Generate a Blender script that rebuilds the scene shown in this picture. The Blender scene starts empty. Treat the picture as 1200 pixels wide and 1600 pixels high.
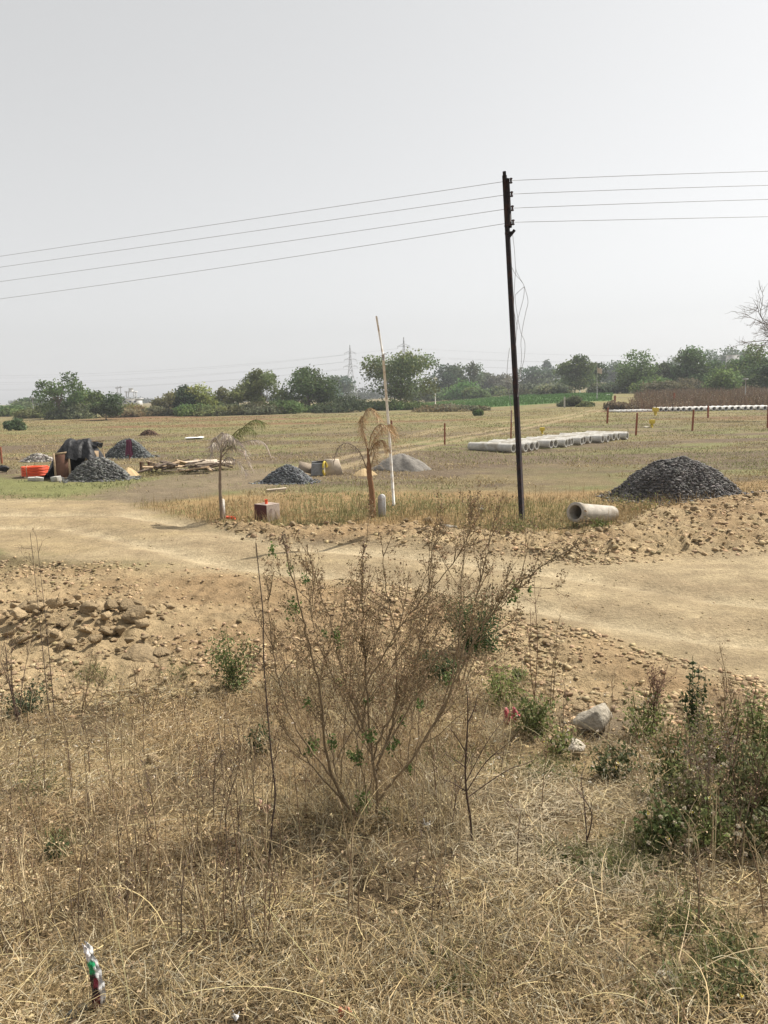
import bpy, bmesh, math, random
import numpy as np
from mathutils import Vector, Matrix, Quaternion

random.seed(11)
RNG = np.random.default_rng(11)
U = lambda a, b, n=None: RNG.uniform(a, b, n)
scene = bpy.context.scene
COL = scene.collection
rad = math.radians

# ------------------------------------------------------------------ camera
CAMZ = 2.6
F = 1155.0
PITCH, ROLL = rad(-8.96), rad(1.2)
fw = np.array([0, math.cos(PITCH), math.sin(PITCH)])
u0 = np.array([0, -math.sin(PITCH), math.cos(PITCH)])
r0 = np.array([1.0, 0, 0])
up = u0 * math.cos(ROLL) + r0 * math.sin(ROLL)
rt = r0 * math.cos(ROLL) - u0 * math.sin(ROLL)
EYE = np.array([0, 0, CAMZ])

def make_camera():
    cd = bpy.data.cameras.new('camera')
    o = bpy.data.objects.new('camera', cd)
    COL.objects.link(o)
    M = Matrix(((rt[0], up[0], -fw[0], EYE[0]), (rt[1], up[1], -fw[1], EYE[1]),
                (rt[2], up[2], -fw[2], EYE[2]), (0, 0, 0, 1)))
    o.matrix_world = M
    cd.sensor_fit = 'VERTICAL'
    cd.sensor_height = 36
    cd.sensor_width = 27
    cd.lens = 36 * F / 1600
    cd.clip_start = 0.05
    cd.clip_end = 6000
    scene.camera = o
make_camera()

# ------------------------------------------------------------------ noise and terrain
def _hash(ix, iy, seed):
    n = (ix.astype(np.int64) * 374761393 + iy.astype(np.int64) * 668265263 + seed * 982451653) & 0x7fffffff
    n = ((n ^ (n >> 13)) * 1274126177) & 0x7fffffff
    n = n ^ (n >> 16)
    return (n & 0xffff) / 65535.0

def vnoise(x, y, seed=0):
    x = np.asarray(x, float); y = np.asarray(y, float)
    ix = np.floor(x); iy = np.floor(y)
    fx = x - ix; fy = y - iy
    fx = fx * fx * (3 - 2 * fx); fy = fy * fy * (3 - 2 * fy)
    a = _hash(ix, iy, seed); b = _hash(ix + 1, iy, seed)
    c = _hash(ix, iy + 1, seed); d = _hash(ix + 1, iy + 1, seed)
    return (a * (1 - fx) + b * fx) * (1 - fy) + (c * (1 - fx) + d * fx) * fy

def fbm(x, y, seed=0, oct=4):
    t = 0; a = 0.5; s = 0
    for k in range(oct):
        t = t + a * vnoise(x * 2 ** k, y * 2 ** k, seed + k * 7); s += a; a *= 0.55
    return t / s

def sstep(a, b, x):
    t = np.clip((x - a) / (b - a), 0, 1)
    return t * t * (3 - 2 * t)

def H0(x, y):
    x = np.asarray(x, float); y = np.asarray(y, float)
    edge = 6.2 + 0.25 * np.sin(x * 0.7)
    t = np.clip((edge - y) / 5.7, 0, 1)
    h = 1.0 * t ** 1.15
    h = h + 1.9 * sstep(85, 170, y) * sstep(4, 45, x)
    h = h + 7.0 * sstep(220, 420, y) * sstep(60, 170, x)
    h = h + 0.05 * np.sin(x * 0.31 + 1) * np.sin(y * 0.23) * sstep(8, 14, y)
    return h

def ray(px, py):
    return fw + rt * ((px - 600) / F) + up * ((800 - py) / F)

_T = np.geomspace(0.6, 2500, 1600)
def P(px, py, Hf=H0):
    d = ray(px, py)
    pts = EYE[None] + _T[:, None] * d[None]
    g = pts[:, 2] - Hf(pts[:, 0], pts[:, 1])
    k = np.where(g < 0)[0]
    if len(k) == 0:
        return EYE + 1500 * d
    k = max(k[0], 1)
    a, b = _T[k - 1], _T[k]
    for _ in range(30):
        m = (a + b) / 2
        p = EYE + m * d
        if p[2] - float(Hf(p[0], p[1])) < 0: b = m
        else: a = m
    return EYE + b * d

def at_y(px, py, y):
    d = ray(px, py)
    return EYE + d * (y / d[1])

def mpp(p):                              # metres per photo pixel at p
    return float(np.dot(np.asarray(p) - EYE, fw)) / F

# zones of the ground, laid out in world metres
def poly(pts, extra=()):
    return np.array([P(*q)[:2] for q in pts] + [np.array(e, float) for e in extra])

def sdf(pl, x, y):                       # signed distance, negative inside
    x = np.asarray(x, float); y = np.asarray(y, float)
    d = np.full(x.shape, 1e18); s = np.ones(x.shape)
    n = len(pl)
    for i in range(n):
        a = pl[i]; b = pl[i - 1]
        ex, ey = b - a
        wx = x - a[0]; wy = y - a[1]
        t = np.clip((wx * ex + wy * ey) / (ex * ex + ey * ey + 1e-12), 0, 1)
        dx = wx - ex * t; dy = wy - ey * t
        d = np.minimum(d, dx * dx + dy * dy)
        c1 = y >= a[1]; c2 = y < b[1]; c3 = ex * wy > ey * wx
        fl = (c1 & c2 & c3) | (~c1 & ~c2 & ~c3)
        s = np.where(fl, -s, s)
    return s * np.sqrt(d)

def dline(pl, x, y):
    d = np.full(np.shape(x), 1e18)
    for i in range(len(pl) - 1):
        a, b = pl[i], pl[i + 1]
        ex, ey = b - a
        wx = x - a[0]; wy = y - a[1]
        t = np.clip((wx * ex + wy * ey) / (ex * ex + ey * ey + 1e-12), 0, 1)
        d = np.minimum(d, (wx - ex * t) ** 2 + (wy - ey * t) ** 2)
    return np.sqrt(d)

Z_ROAD = poly([(-700, 768), (0, 780), (180, 782), (260, 803), (330, 828), (420, 845), (600, 852), (800, 866),
               (900, 878), (1050, 872), (1200, 860), (1900, 840), (1900, 1130), (1200, 1076), (1000, 1026),
               (900, 992), (800, 964), (700, 938), (600, 915), (400, 900), (280, 890), (0, 862), (-700, 850)])
Z_BANK = poly([(-900, 1150), (0, 1125), (150, 1085), (300, 1070), (450, 1052), (600, 1045), (760, 1065), (850, 1130),
               (900, 1160), (1000, 1150), (1200, 1120), (2100, 1150)], [(14, -12), (-14, -12)])
Z_BERM = poly([(330, 820), (420, 826), (640, 826), (800, 843), (880, 845), (960, 830), (1020, 800), (1150, 777),
               (1200, 768), (1900, 730), (1900, 842), (1200, 860), (900, 878), (600, 852), (420, 845)])
Z_GOLD = poly([(200, 790), (350, 775), (600, 766), (900, 770), (1010, 760), (1180, 752), (1300, 742), (1200, 768), (1020, 800), (960, 830),
               (880, 845), (800, 843), (640, 826), (420, 826), (330, 820), (260, 803)])
Z_BARE = poly([(100, 780), (200, 757), (300, 738), (420, 733), (500, 741), (470, 758), (360, 768), (200, 789)])
Z_GREEN = poly([(-300, 740), (0, 745), (150, 754), (180, 764), (110, 778), (-300, 776)])
Z_BLEACH = poly([(760, 1330), (740, 1240), (800, 1200), (960, 1215), (1000, 1290), (1010, 1420), (900, 1400)])
L_TRACK1 = np.array([P(*q)[:2] for q in [(380, 756), (480, 736), (560, 716), (650, 697), (720, 684), (800, 670), (870, 655), (932, 641)]])
L_TRACK2 = np.array([P(*q)[:2] for q in [(640, 682), (700, 668), (760, 662), (860, 654)]])
CROP = np.array([[at_y(690, 630, 128)[0], 128], [at_y(955, 630, 128)[0], 128], [at_y(960, 620, 210)[0], 210], [at_y(640, 620, 210)[0], 210]])
STUB = np.array([[at_y(560, 630, 152)[0], 152], [at_y(690, 630, 140)[0], 140], [at_y(790, 620, 215)[0], 215], [at_y(600, 620, 225)[0], 225]])

HEAP = P(110, 985)[:2]
L_RUT = np.array([P(*q)[:2] for q in [(-200, 824), (0, 812), (150, 812), (280, 836), (420, 868), (600, 882), (800, 908), (950, 935), (1100, 962), (1500, 1000)]])
def H(x, y):
    x = np.asarray(x, float); y = np.asarray(y, float)
    h = H0(x, y)
    near = 1 - sstep(14, 40, y)
    b = sdf(Z_BERM, x, y)
    h = h + 0.09 * sstep(0.25, -0.45, b) * (0.6 + 0.8 * fbm(x * 0.9, y * 0.9, 31))
    rd = sdf(Z_ROAD, x, y)
    rub = sstep(-0.1, 0.6, rd) * (1 - sstep(15.5, 18, y)) * sstep(4.6, 6.4, y)
    h = h + rub * 0.10 * (fbm(x * 1.1, y * 1.1, 5) - 0.45)
    clod = np.abs(fbm(x * 4.2, y * 4.2, 33, 4) - 0.5) * 2
    h = h + (rub + sstep(0.2, -0.2, b)) * near * (0.10 * (0.35 - clod) + 0.075 * (fbm(x * 9, y * 9, 37, 3) - 0.5))
    rut = dline(L_RUT, x, y) + 0.25 * (fbm(x * 0.6, y * 0.6, 35) - 0.5)
    onroad = sstep(0.1, -0.3, rd)
    h = h - onroad * (0.06 * np.exp(-((np.abs(rut) - 0.8) / 0.22) ** 2) - 0.02 * np.exp(-(rut / 0.35) ** 2)) + onroad * 0.02 * (fbm(x * 5, y * 5, 36, 3) - 0.5)
    h = h + near * 0.07 * (fbm(x * 2.3, y * 2.3, 9) - 0.5) * (0.25 + 0.75 * sstep(-0.2, 0.5, rd))
    h = h + near * 0.018 * (fbm(x * 9, y * 9, 19, 3) - 0.5) * (0.4 + rub)
    h = h + 0.22 * np.exp(-(((x - HEAP[0]) / 1.15) ** 2 + ((y - HEAP[1]) / 0.42) ** 2))
    h = h + 0.10 * (fbm(x * 0.16, y * 0.16, 3) - 0.5) * sstep(17, 30, y)
    return h

def ground(x, y):
    return float(H(np.array([x]), np.array([y]))[0])

def G(px, py):                            # the point of the ground seen at a photo pixel
    p = P(px, py)
    return np.array([p[0], p[1], ground(p[0], p[1])])

def lerp(a, b, t):
    return a + (b - a) * t[:, None] if np.ndim(t) else a + (b - a) * t

def ground_color(x, y):
    n1 = fbm(x * 0.35, y * 0.35, 41); n2 = fbm(x * 1.7, y * 1.7, 43); n3 = fbm(x * 0.07, y * 0.16, 47)
    n4 = fbm(x * 0.8, y * 0.8, 51)
    n = len(x)
    one = np.ones((n, 1))
    field = one * np.array([0.185, 0.148, 0.082])
    field = lerp(field, one * np.array([0.16, 0.158, 0.07]), sstep(0.44, 0.62, n1) * 0.9)
    field = lerp(field, one * np.array([0.13, 0.098, 0.068]), sstep(0.48, 0.62, fbm(x * 0.16 + 7, y * 0.4, 53)) * 0.9)
    field = lerp(field, one * np.array([0.14, 0.105, 0.072]), np.exp(-(((x - 3.5) / 6.5) ** 2 + ((y - 28) / 4.0) ** 2)) * sstep(0.3, 0.5, n1))
    far = sstep(45, 75, y)
    field = lerp(field, one * np.array([0.20, 0.172, 0.078]), far * (0.35 + 0.5 * sstep(0.4, 0.6, n3)))
    field = lerp(field, one * np.array([0.17, 0.085, 0.05]), sstep(0.62, 0.7, fbm(x * 0.03, y * 0.12, 57)) * far * 0.7)
    d1 = np.abs(dline(L_TRACK1, x, y) - 0.75); d2 = dline(L_TRACK2, x, y)
    tr = np.maximum(1 - sstep(0.15, 0.55, d1), 0.8 * (1 - sstep(0.3, 0.9, d2)))
    c = lerp(field, one * np.array([0.30, 0.235, 0.14]), tr * 0.75)
    c = lerp(c, one * np.array([0.19, 0.15, 0.10]), sstep(0.7, -0.7, sdf(Z_BARE, x, y) + (n2 - 0.5) * 2) * 0.85)
    c = lerp(c, one * np.array([0.18, 0.185, 0.075]), sstep(0.5, -0.8, sdf(Z_GREEN, x, y) + (n2 - 0.5) * 2) * 0.85)
    g = sstep(0.5, -0.5, sdf(Z_GOLD, x, y) + (n4 - 0.5) * 1.2)
    c = lerp(c, one * np.array([0.29, 0.195, 0.095]), g * 0.85)
    rd = sdf(Z_ROAD, x, y)
    rubc = lerp(one * np.array([0.285, 0.20, 0.112]), one * np.array([0.35, 0.265, 0.155]), sstep(0.35, 0.65, n4))
    rub = sstep(5.0, 6.0, y) * (1 - sstep(11.2, 12.2, y - 0.06 * x))
    rub = np.maximum(rub * (rd > -0.6), sstep(0.3, -0.3, sdf(Z_BERM, x, y) + (n2 - 0.5) * 0.5))
    c = lerp(c, rubc, rub)
    roadc = lerp(one * np.array([0.385, 0.305, 0.188]), one * np.array([0.335, 0.26, 0.15]), sstep(0.4, 0.62, n1))
    roadc = lerp(roadc, one * np.array([0.24, 0.185, 0.115]), sstep(0.6, 0.72, fbm(x * 0.5, y * 2.2, 61)) * 0.45)
    roadc = lerp(roadc, one * np.array([0.30, 0.235, 0.145]), sstep(0.5, 0.7, fbm(x * 0.3 + 3, y * 3.0, 65)) * 0.6)
    rut = dline(L_RUT, x, y) + 0.25 * (fbm(x * 0.6, y * 0.6, 35) - 0.5)
    roadc = lerp(roadc, one * np.array([0.44, 0.36, 0.235]), np.exp(-((np.abs(rut) - 0.8) / 0.25) ** 2) * 0.8)
    roadc = lerp(roadc, one * np.array([0.29, 0.225, 0.14]), np.exp(-((np.abs(rut) - 0.35) / 0.2) ** 2) * 0.5 + np.exp(-((np.abs(rut) - 1.35) / 0.2) ** 2) * 0.4)
    roadc = lerp(roadc, one * np.array([0.27, 0.205, 0.125]), sstep(0.5, 0.72, fbm(x * 1.6, y * 1.6, 63)) * 0.55)
    c = lerp(c, roadc, sstep(0.35, -0.35, rd + (n2 - 0.5) * 0.9))
    bk = sstep(0.25, -0.25, sdf(Z_BANK, x, y) + (n2 - 0.5) * 0.7)
    bankc = lerp(one * np.array([0.13, 0.095, 0.055]), one * np.array([0.28, 0.21, 0.115]), sstep(0.4, 0.65, n2))
    c = lerp(c, bankc, bk)
    inc = sdf(CROP, x, y) < 0
    c[inc] = np.array([0.085, 0.15, 0.05])
    ins = (sdf(STUB, x, y) < 0)
    c[ins] = np.array([0.27, 0.245, 0.11])
    c *= (0.82 + 0.36 * n2)[:, None]
    return np.clip(c, 0.01, 0.9)

# ------------------------------------------------------------------ materials
def new_mat(name):
    m = bpy.data.materials.new(name); m.use_nodes = True
    nt = m.node_tree; nt.nodes.clear()
    out = nt.nodes.new('ShaderNodeOutputMaterial')
    return m, nt, out

def N(nt, kind, **kw):
    n = nt.nodes.new(kind)
    for k, v in kw.items():
        setattr(n, k, v)
    return n

def mat_surface(name, color=None, rough=0.85, scale=20.0, var=0.25, bump=0.0, bump_scale=None, spec=0.3, metallic=0.0,
                translucent=0.0, dark=None, stretch=None):
    """colour (or the mesh's own 'Col' attribute) broken up by noise"""
    m, nt, out = new_mat(name)
    L = nt.links.new
    tc = N(nt, 'ShaderNodeTexCoord')
    src = tc.outputs['Object']
    if stretch:
        mp = N(nt, 'ShaderNodeMapping'); mp.inputs['Scale'].default_value = stretch
        L(src, mp.inputs[0]); src = mp.outputs[0]
    nz = N(nt, 'ShaderNodeTexNoise'); nz.inputs['Scale'].default_value = scale
    nz.inputs['Detail'].default_value = 6; nz.inputs['Roughness'].default_value = 0.65
    L(src, nz.inputs['Vector'])
    mr = N(nt, 'ShaderNodeMapRange')
    mr.inputs['From Min'].default_value = 0.3; mr.inputs['From Max'].default_value = 0.7
    mr.inputs['To Min'].default_value = 1 - var; mr.inputs['To Max'].default_value = 1 + var
    L(nz.outputs['Fac'], mr.inputs['Value'])
    if color is None:
        at = N(nt, 'ShaderNodeAttribute'); at.attribute_name = 'Col'
        base = at.outputs['Color']
    else:
        rgb = N(nt, 'ShaderNodeRGB'); rgb.outputs[0].default_value = (*color, 1); base = rgb.outputs[0]
    if dark is not None:
        n2 = N(nt, 'ShaderNodeTexNoise'); n2.inputs['Scale'].default_value = scale * 0.23; n2.inputs['Detail'].default_value = 5
        L(src, n2.inputs['Vector'])
        cr = N(nt, 'ShaderNodeValToRGB'); cr.color_ramp.elements[0].position = 0.5; cr.color_ramp.elements[1].position = 0.62
        L(n2.outputs['Fac'], cr.inputs[0])
        mx = N(nt, 'ShaderNodeMix', data_type='RGBA'); mx.inputs[7].default_value = (*dark, 1)
        L(cr.outputs[0], mx.inputs[0]); L(base, mx.inputs[6]); base = mx.outputs[2]
    vm = N(nt, 'ShaderNodeVectorMath', operation='SCALE')
    L(base, vm.inputs[0]); L(mr.outputs[0], vm.inputs['Scale'])
    bs = N(nt, 'ShaderNodeBsdfPrincipled')
    L(vm.outputs[0], bs.inputs['Base Color'])
    bs.inputs['Roughness'].default_value = rough
    bs.inputs['Metallic'].default_value = metallic
    bs.inputs['Specular IOR Level'].default_value = spec
    if bump:
        nb = N(nt, 'ShaderNodeTexNoise'); nb.inputs['Scale'].default_value = bump_scale or scale * 2
        nb.inputs['Detail'].default_value = 5
        L(src, nb.inputs['Vector'])
        bp = N(nt, 'ShaderNodeBump'); bp.inputs['Strength'].default_value = 1.0; bp.inputs['Distance'].default_value = bump
        L(nb.outputs['Fac'], bp.inputs['Height']); L(bp.outputs[0], bs.inputs['Normal'])
    if translucent:
        tr = N(nt, 'ShaderNodeBsdfTranslucent'); L(vm.outputs[0], tr.inputs['Color'])
        ms = N(nt, 'ShaderNodeMixShader'); ms.inputs[0].default_value = translucent
        L(bs.outputs[0], ms.inputs[1]); L(tr.outputs[0], ms.inputs[2]); L(ms.outputs[0], out.inputs[0])
    else:
        L(bs.outputs[0], out.inputs[0])
    return m

M = {}
def soil():
    m, nt, out = new_mat('soil'); L = nt.links.new
    tc = N(nt, 'ShaderNodeTexCoord'); at = N(nt, 'ShaderNodeAttribute'); at.attribute_name = 'Col'
    col = at.outputs['Color']
    hts = None
    for sc, var, wt in ((3.0, 0.18, 1.0), (17.0, 0.20, 0.8), (75.0, 0.24, 0.3)):
        nz = N(nt, 'ShaderNodeTexNoise'); nz.inputs['Scale'].default_value = sc; nz.inputs['Detail'].default_value = 5; nz.inputs['Roughness'].default_value = 0.7
        L(tc.outputs['Object'], nz.inputs['Vector'])
        mr = N(nt, 'ShaderNodeMapRange'); mr.inputs['From Min'].default_value = 0.3; mr.inputs['From Max'].default_value = 0.7
        mr.inputs['To Min'].default_value = 1 - var; mr.inputs['To Max'].default_value = 1 + var
        L(nz.outputs['Fac'], mr.inputs['Value'])
        vm = N(nt, 'ShaderNodeVectorMath', operation='SCALE'); L(col, vm.inputs[0]); L(mr.outputs[0], vm.inputs['Scale']); col = vm.outputs[0]
        mu = N(nt, 'ShaderNodeMath', operation='MULTIPLY'); mu.inputs[1].default_value = wt; L(nz.outputs['Fac'], mu.inputs[0])
        if hts is None: hts = mu.outputs[0]
        else:
            ad = N(nt, 'ShaderNodeMath', operation='ADD'); L(hts, ad.inputs[0]); L(mu.outputs[0], ad.inputs[1]); hts = ad.outputs[0]
    bs = N(nt, 'ShaderNodeBsdfPrincipled'); L(col, bs.inputs['Base Color']); bs.inputs['Roughness'].default_value = 0.95; bs.inputs['Specular IOR Level'].default_value = 0.1
    bp = N(nt, 'ShaderNodeBump'); bp.inputs['Strength'].default_value = 1.0; bp.inputs['Distance'].default_value = 0.05
    L(hts, bp.inputs['Height']); L(bp.outputs[0], bs.inputs['Normal']); L(bs.outputs[0], out.inputs[0])
    return m
M['ground'] = soil()
M['stone'] = mat_surface('tan_stone', None, 0.9, 9, 0.3, bump=0.02, bump_scale=7, spec=0.12)
M['gravel'] = mat_surface('dark_gravel', None, 0.75, 60, 0.25, spec=0.3)
M['grass'] = mat_surface('dry_grass', None, 0.8, 40, 0.12, spec=0.15, translucent=0.2)
M['leaf'] = mat_surface('leaf', None, 0.7, 30, 0.15, spec=0.25, translucent=0.38)
M['bark'] = mat_surface('bark', None, 0.9, 60, 0.3, bump=0.003, spec=0.15)
M['concrete'] = mat_surface('cast_concrete', (0.49, 0.475, 0.44), 0.85, 9, 0.2, bump=0.002, bump_scale=60, spec=0.2, dark=(0.34, 0.31, 0.26))
M['pale_concrete'] = mat_surface('pale_concrete', (0.76, 0.745, 0.72), 0.85, 9, 0.10, bump=0.002, bump_scale=60, spec=0.2, dark=(0.64, 0.62, 0.58))
M['tan_concrete'] = mat_surface('weathered_concrete', (0.41, 0.375, 0.325), 0.9, 9, 0.25, bump=0.004, bump_scale=60, spec=0.15, dark=(0.26, 0.215, 0.16))
M['pole'] = mat_surface('dark_pole_paint', (0.016, 0.012, 0.014), 0.7, 30, 0.4, bump=0.001, spec=0.2, dark=(0.035, 0.017, 0.014))
M['porcelain'] = mat_surface('insulator', (0.05, 0.03, 0.03), 0.25, 20, 0.2, spec=0.5)
M['wire'] = mat_surface('conductor', (0.24, 0.24, 0.245), 0.5, 10, 0.1, spec=0.4)
M['wire_pale'] = mat_surface('loose_conductor', (0.30, 0.30, 0.31), 0.5, 10, 0.1, spec=0.4)
M['white_paint'] = mat_surface('white_paint', (0.74, 0.71, 0.66), 0.55, 25, 0.12, bump=0.0008, spec=0.35, dark=(0.5, 0.42, 0.33))
M['grey_paint'] = mat_surface('grey_stone', (0.42, 0.42, 0.42), 0.8, 25, 0.2, bump=0.002, spec=0.2, dark=(0.3, 0.28, 0.25))
M['rust_post'] = mat_surface('red_oxide_post', (0.24, 0.085, 0.045), 0.75, 18, 0.25, bump=0.002, spec=0.2)
M['orange'] = mat_surface('orange_plastic', (0.72, 0.085, 0.022), 0.5, 12, 0.1, spec=0.4)
M['maroon'] = mat_surface('maroon_paint', (0.085, 0.03, 0.028), 0.7, 20, 0.35, bump=0.002, spec=0.2)
M['marble'] = mat_surface('scuffed_plaster', (0.35, 0.285, 0.24), 0.8, 22, 0.25, bump=0.003, spec=0.2, dark=(0.15, 0.10, 0.085))
M['tarp'] = mat_surface('black_tarpaulin', (0.014, 0.014, 0.016), 0.55, 8, 0.4, bump=0.05, bump_scale=5, spec=0.35)
M['timber'] = mat_surface('grey_timber', (0.30, 0.245, 0.19), 0.9, 14, 0.35, bump=0.003, spec=0.12, stretch=(1, 6, 6))
M['old_timber'] = mat_surface('dark_old_timber', (0.13, 0.10, 0.08), 0.9, 14, 0.35, bump=0.003, spec=0.12)
M['fresh_timber'] = mat_surface('pale_timber', (0.42, 0.31, 0.20), 0.85, 14, 0.3, bump=0.002, spec=0.15)
M['door_panel'] = mat_surface('brown_panel', (0.15, 0.075, 0.05), 0.7, 7, 0.3, spec=0.25)
M['sand'] = mat_surface('sand', (0.47, 0.35, 0.20), 0.95, 30, 0.15, bump=0.01, spec=0.1)
M['grey_sand'] = mat_surface('grey_stone_dust', (0.205, 0.19, 0.17), 0.95, 6, 0.25, bump=0.02, bump_scale=12, spec=0.1)
M['yellow'] = mat_surface('yellow_paint', (0.62, 0.47, 0.06), 0.6, 12, 0.15, spec=0.3)
M['white_plastic'] = mat_surface('white_plastic', (0.78, 0.78, 0.76), 0.5, 9, 0.08, spec=0.35)
M['yellow_bag'] = mat_surface('yellow_sack', (0.62, 0.50, 0.16), 0.6, 12, 0.2, spec=0.3)
M['purple'] = mat_surface('purple_cloth', (0.17, 0.055, 0.10), 0.85, 30, 0.45, spec=0.1, stretch=(6, 6, 1))
M['galv'] = mat_surface('galvanised_steel', (0.30, 0.31, 0.32), 0.55, 10, 0.1, spec=0.4)
M['dull_metal'] = mat_surface('dull_sheet_metal', (0.21, 0.215, 0.22), 0.5, 12, 0.3, spec=0.4, dark=(0.10, 0.09, 0.08))
M['pale_sheet'] = mat_surface('pale_board', (0.50, 0.42, 0.33), 0.8, 10, 0.15, spec=0.2)
M['limewash'] = mat_surface('limewashed_wall', (0.52, 0.52, 0.51), 0.8, 2, 0.08, spec=0.2)
M['window'] = mat_surface('window_glass', (0.05, 0.06, 0.07), 0.2, 3, 0.1, spec=0.5)
M['wrapper'] = mat_surface('printed_foil', None, 0.3, 40, 0.08, bump=0.004, bump_scale=70, spec=0.5)
M['scrap'] = mat_surface('plastic_scrap', None, 0.5, 30, 0.15, bump=0.004, bump_scale=50, spec=0.4, translucent=0.15)

# ------------------------------------------------------------------ mesh builder
class MB:
    def __init__(s):
        s.v = []; s.c = []; s.f = {}; s.n = 0
    def add(s, v, f, col=(1, 1, 1)):
        v = np.asarray(v, float).reshape(-1, 3)
        c = np.asarray(col, float)
        if c.ndim == 1: c = np.tile(c, (len(v), 1))
        s.v.append(v); s.c.append(c)
        fs = f if isinstance(f, list) else [f]
        for a in fs:
            a = np.asarray(a, np.int64)
            if a.size == 0: continue
            s.f.setdefault(a.shape[1], []).append(a + s.n)
        s.n += len(v)
        return s
    def mesh(s, name, origin=(0, 0, 0), smooth=False):
        v = np.concatenate(s.v) - np.asarray(origin, float)
        c = np.concatenate(s.c)
        me = bpy.data.meshes.new(name)
        loops = []; sizes = []
        for k, lst in s.f.items():
            a = np.concatenate(lst)
            loops.append(a.ravel()); sizes.append(np.full(len(a), k))
        loops = np.concatenate(loops); sizes = np.concatenate(sizes)
        starts = np.concatenate([[0], np.cumsum(sizes)[:-1]])
        me.vertices.add(len(v)); me.vertices.foreach_set('co', v.astype(np.float32).ravel())
        me.loops.add(len(loops)); me.loops.foreach_set('vertex_index', loops.astype(np.int32))
        me.polygons.add(len(sizes)); me.polygons.foreach_set('loop_start', starts.astype(np.int32))
        at = me.attributes.new('Col', 'FLOAT_COLOR', 'POINT')
        at.data.foreach_set('color', np.concatenate([c, np.ones((len(c), 1))], 1).astype(np.float32).ravel())
        me.update(calc_edges=True)
        if smooth:
            me.polygons.foreach_set('use_smooth', np.ones(len(sizes), bool))
        me.validate()
        return me
    def build(s, name, mat, parent=None, origin=(0, 0, 0), smooth=False):
        """one mesh object; under a parent the origin is the parent's, so it sits at (0,0,0) there"""
        me = s.mesh(name, origin, smooth)
        me.materials.append(mat)
        o = bpy.data.objects.new(name, me); COL.objects.link(o)
        if parent is not None: o.parent = parent
        else: o.location = origin
        return o

def tag(o, label=None, cat=None, group=None, kind=None):
    if label: o['label'] = label
    if cat: o['category'] = cat
    if group: o['group'] = group
    if kind: o['kind'] = kind
    return o

def thing(name, loc, label, cat, group=None):
    o = bpy.data.objects.new(name, None); COL.objects.link(o)
    o.empty_display_size = 0.1
    o.location = Vector([float(q) for q in loc])
    return tag(o, label, cat, group)

def copy_thing(o, loc, rot=None, label=None, parent=None):
    c = o.copy(); COL.objects.link(c)
    if parent is not None: c.parent = parent
    if loc is not None: c.location = Vector([float(q) for q in loc])
    if rot is not None: c.rotation_euler = rot
    if label: c['label'] = label
    for ch in list(o.children):
        copy_thing(ch, None, None, None, c)
    return c

# ---- shapes
def box(mb, c, size, rot=None, col=(1, 1, 1), taper=1.0, bevel=0.0):
    sx, sy, sz = [q / 2 for q in size]
    if bevel > 0:
        bm = bmesh.new(); bmesh.ops.create_cube(bm, size=1)
        for v in bm.verts:
            t = taper if v.co.z > 0 else 1
            v.co = Vector((v.co.x * size[0] * t, v.co.y * size[1] * t, v.co.z * size[2]))
        bmesh.ops.bevel(bm, geom=bm.edges[:], offset=bevel, segments=2, affect='EDGES', profile=0.7)
        bm.verts.index_update()
        v = np.array([q.co[:] for q in bm.verts])
        fs = {}
        for f in bm.faces: fs.setdefault(len(f.verts), []).append([q.index for q in f.verts])
        fs = [np.array(a) for a in fs.values()]
        bm.free()
    else:
        v = np.array([[x * sx * (taper if z > 0 else 1), y * sy * (taper if z > 0 else 1), z * sz] for z in (-1, 1) for y in (-1, 1) for x in (-1, 1)])
        fs = np.array([[0, 2, 3, 1], [4, 5, 7, 6], [0, 1, 5, 4], [2, 6, 7, 3], [0, 4, 6, 2], [1, 3, 7, 5]])
    if rot is not None:
        v = v @ np.array(rot).T
    mb.add(v + np.asarray(c, float), fs, col)

def rotm(axis, a):
    return np.array(Matrix.Rotation(a, 3, Vector(axis)))

def eul(x, y, z):
    return np.array(Matrix(((1, 0, 0), (0, 1, 0), (0, 0, 1))) @ Quaternion((1, 0, 0, 0)).to_matrix()) @ rotm((0, 0, 1), z) @ rotm((0, 1, 0), y) @ rotm((1, 0, 0), x)

def tube(mb, pts, r, sides=5, col=(1, 1, 1), cap=True):
    pts = np.asarray(pts, float); n = len(pts)
    r = np.broadcast_to(np.asarray(r, float), (n,)) if np.ndim(r) else np.full(n, r)
    t = np.gradient(pts, axis=0); t /= (np.linalg.norm(t, axis=1, keepdims=True) + 1e-12)
    ref = np.array([0, 0, 1.0]) if abs(t[:, 2]).mean() < 0.8 else np.array([1.0, 0, 0])
    a = np.cross(t, ref); a /= (np.linalg.norm(a, axis=1, keepdims=True) + 1e-12)
    b = np.cross(t, a)
    ang = np.arange(sides) * 2 * math.pi / sides
    ring = a[:, None] * np.cos(ang)[None, :, None] + b[:, None] * np.sin(ang)[None, :, None]
    v = (pts[:, None] + ring * r[:, None, None]).reshape(-1, 3)
    i = np.arange(n - 1)[:, None] * sides; j = np.arange(sides)[None]; k = (np.arange(sides) + 1)[None] % sides
    f = np.stack([i + j, i + k, i + sides + k, i + sides + j], -1).reshape(-1, 4)
    fs = [f]
    if cap:
        fs.append(np.array([np.arange(sides), (n - 1) * sides + np.arange(sides)[::-1]]))
    mb.add(v, fs, col)

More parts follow.
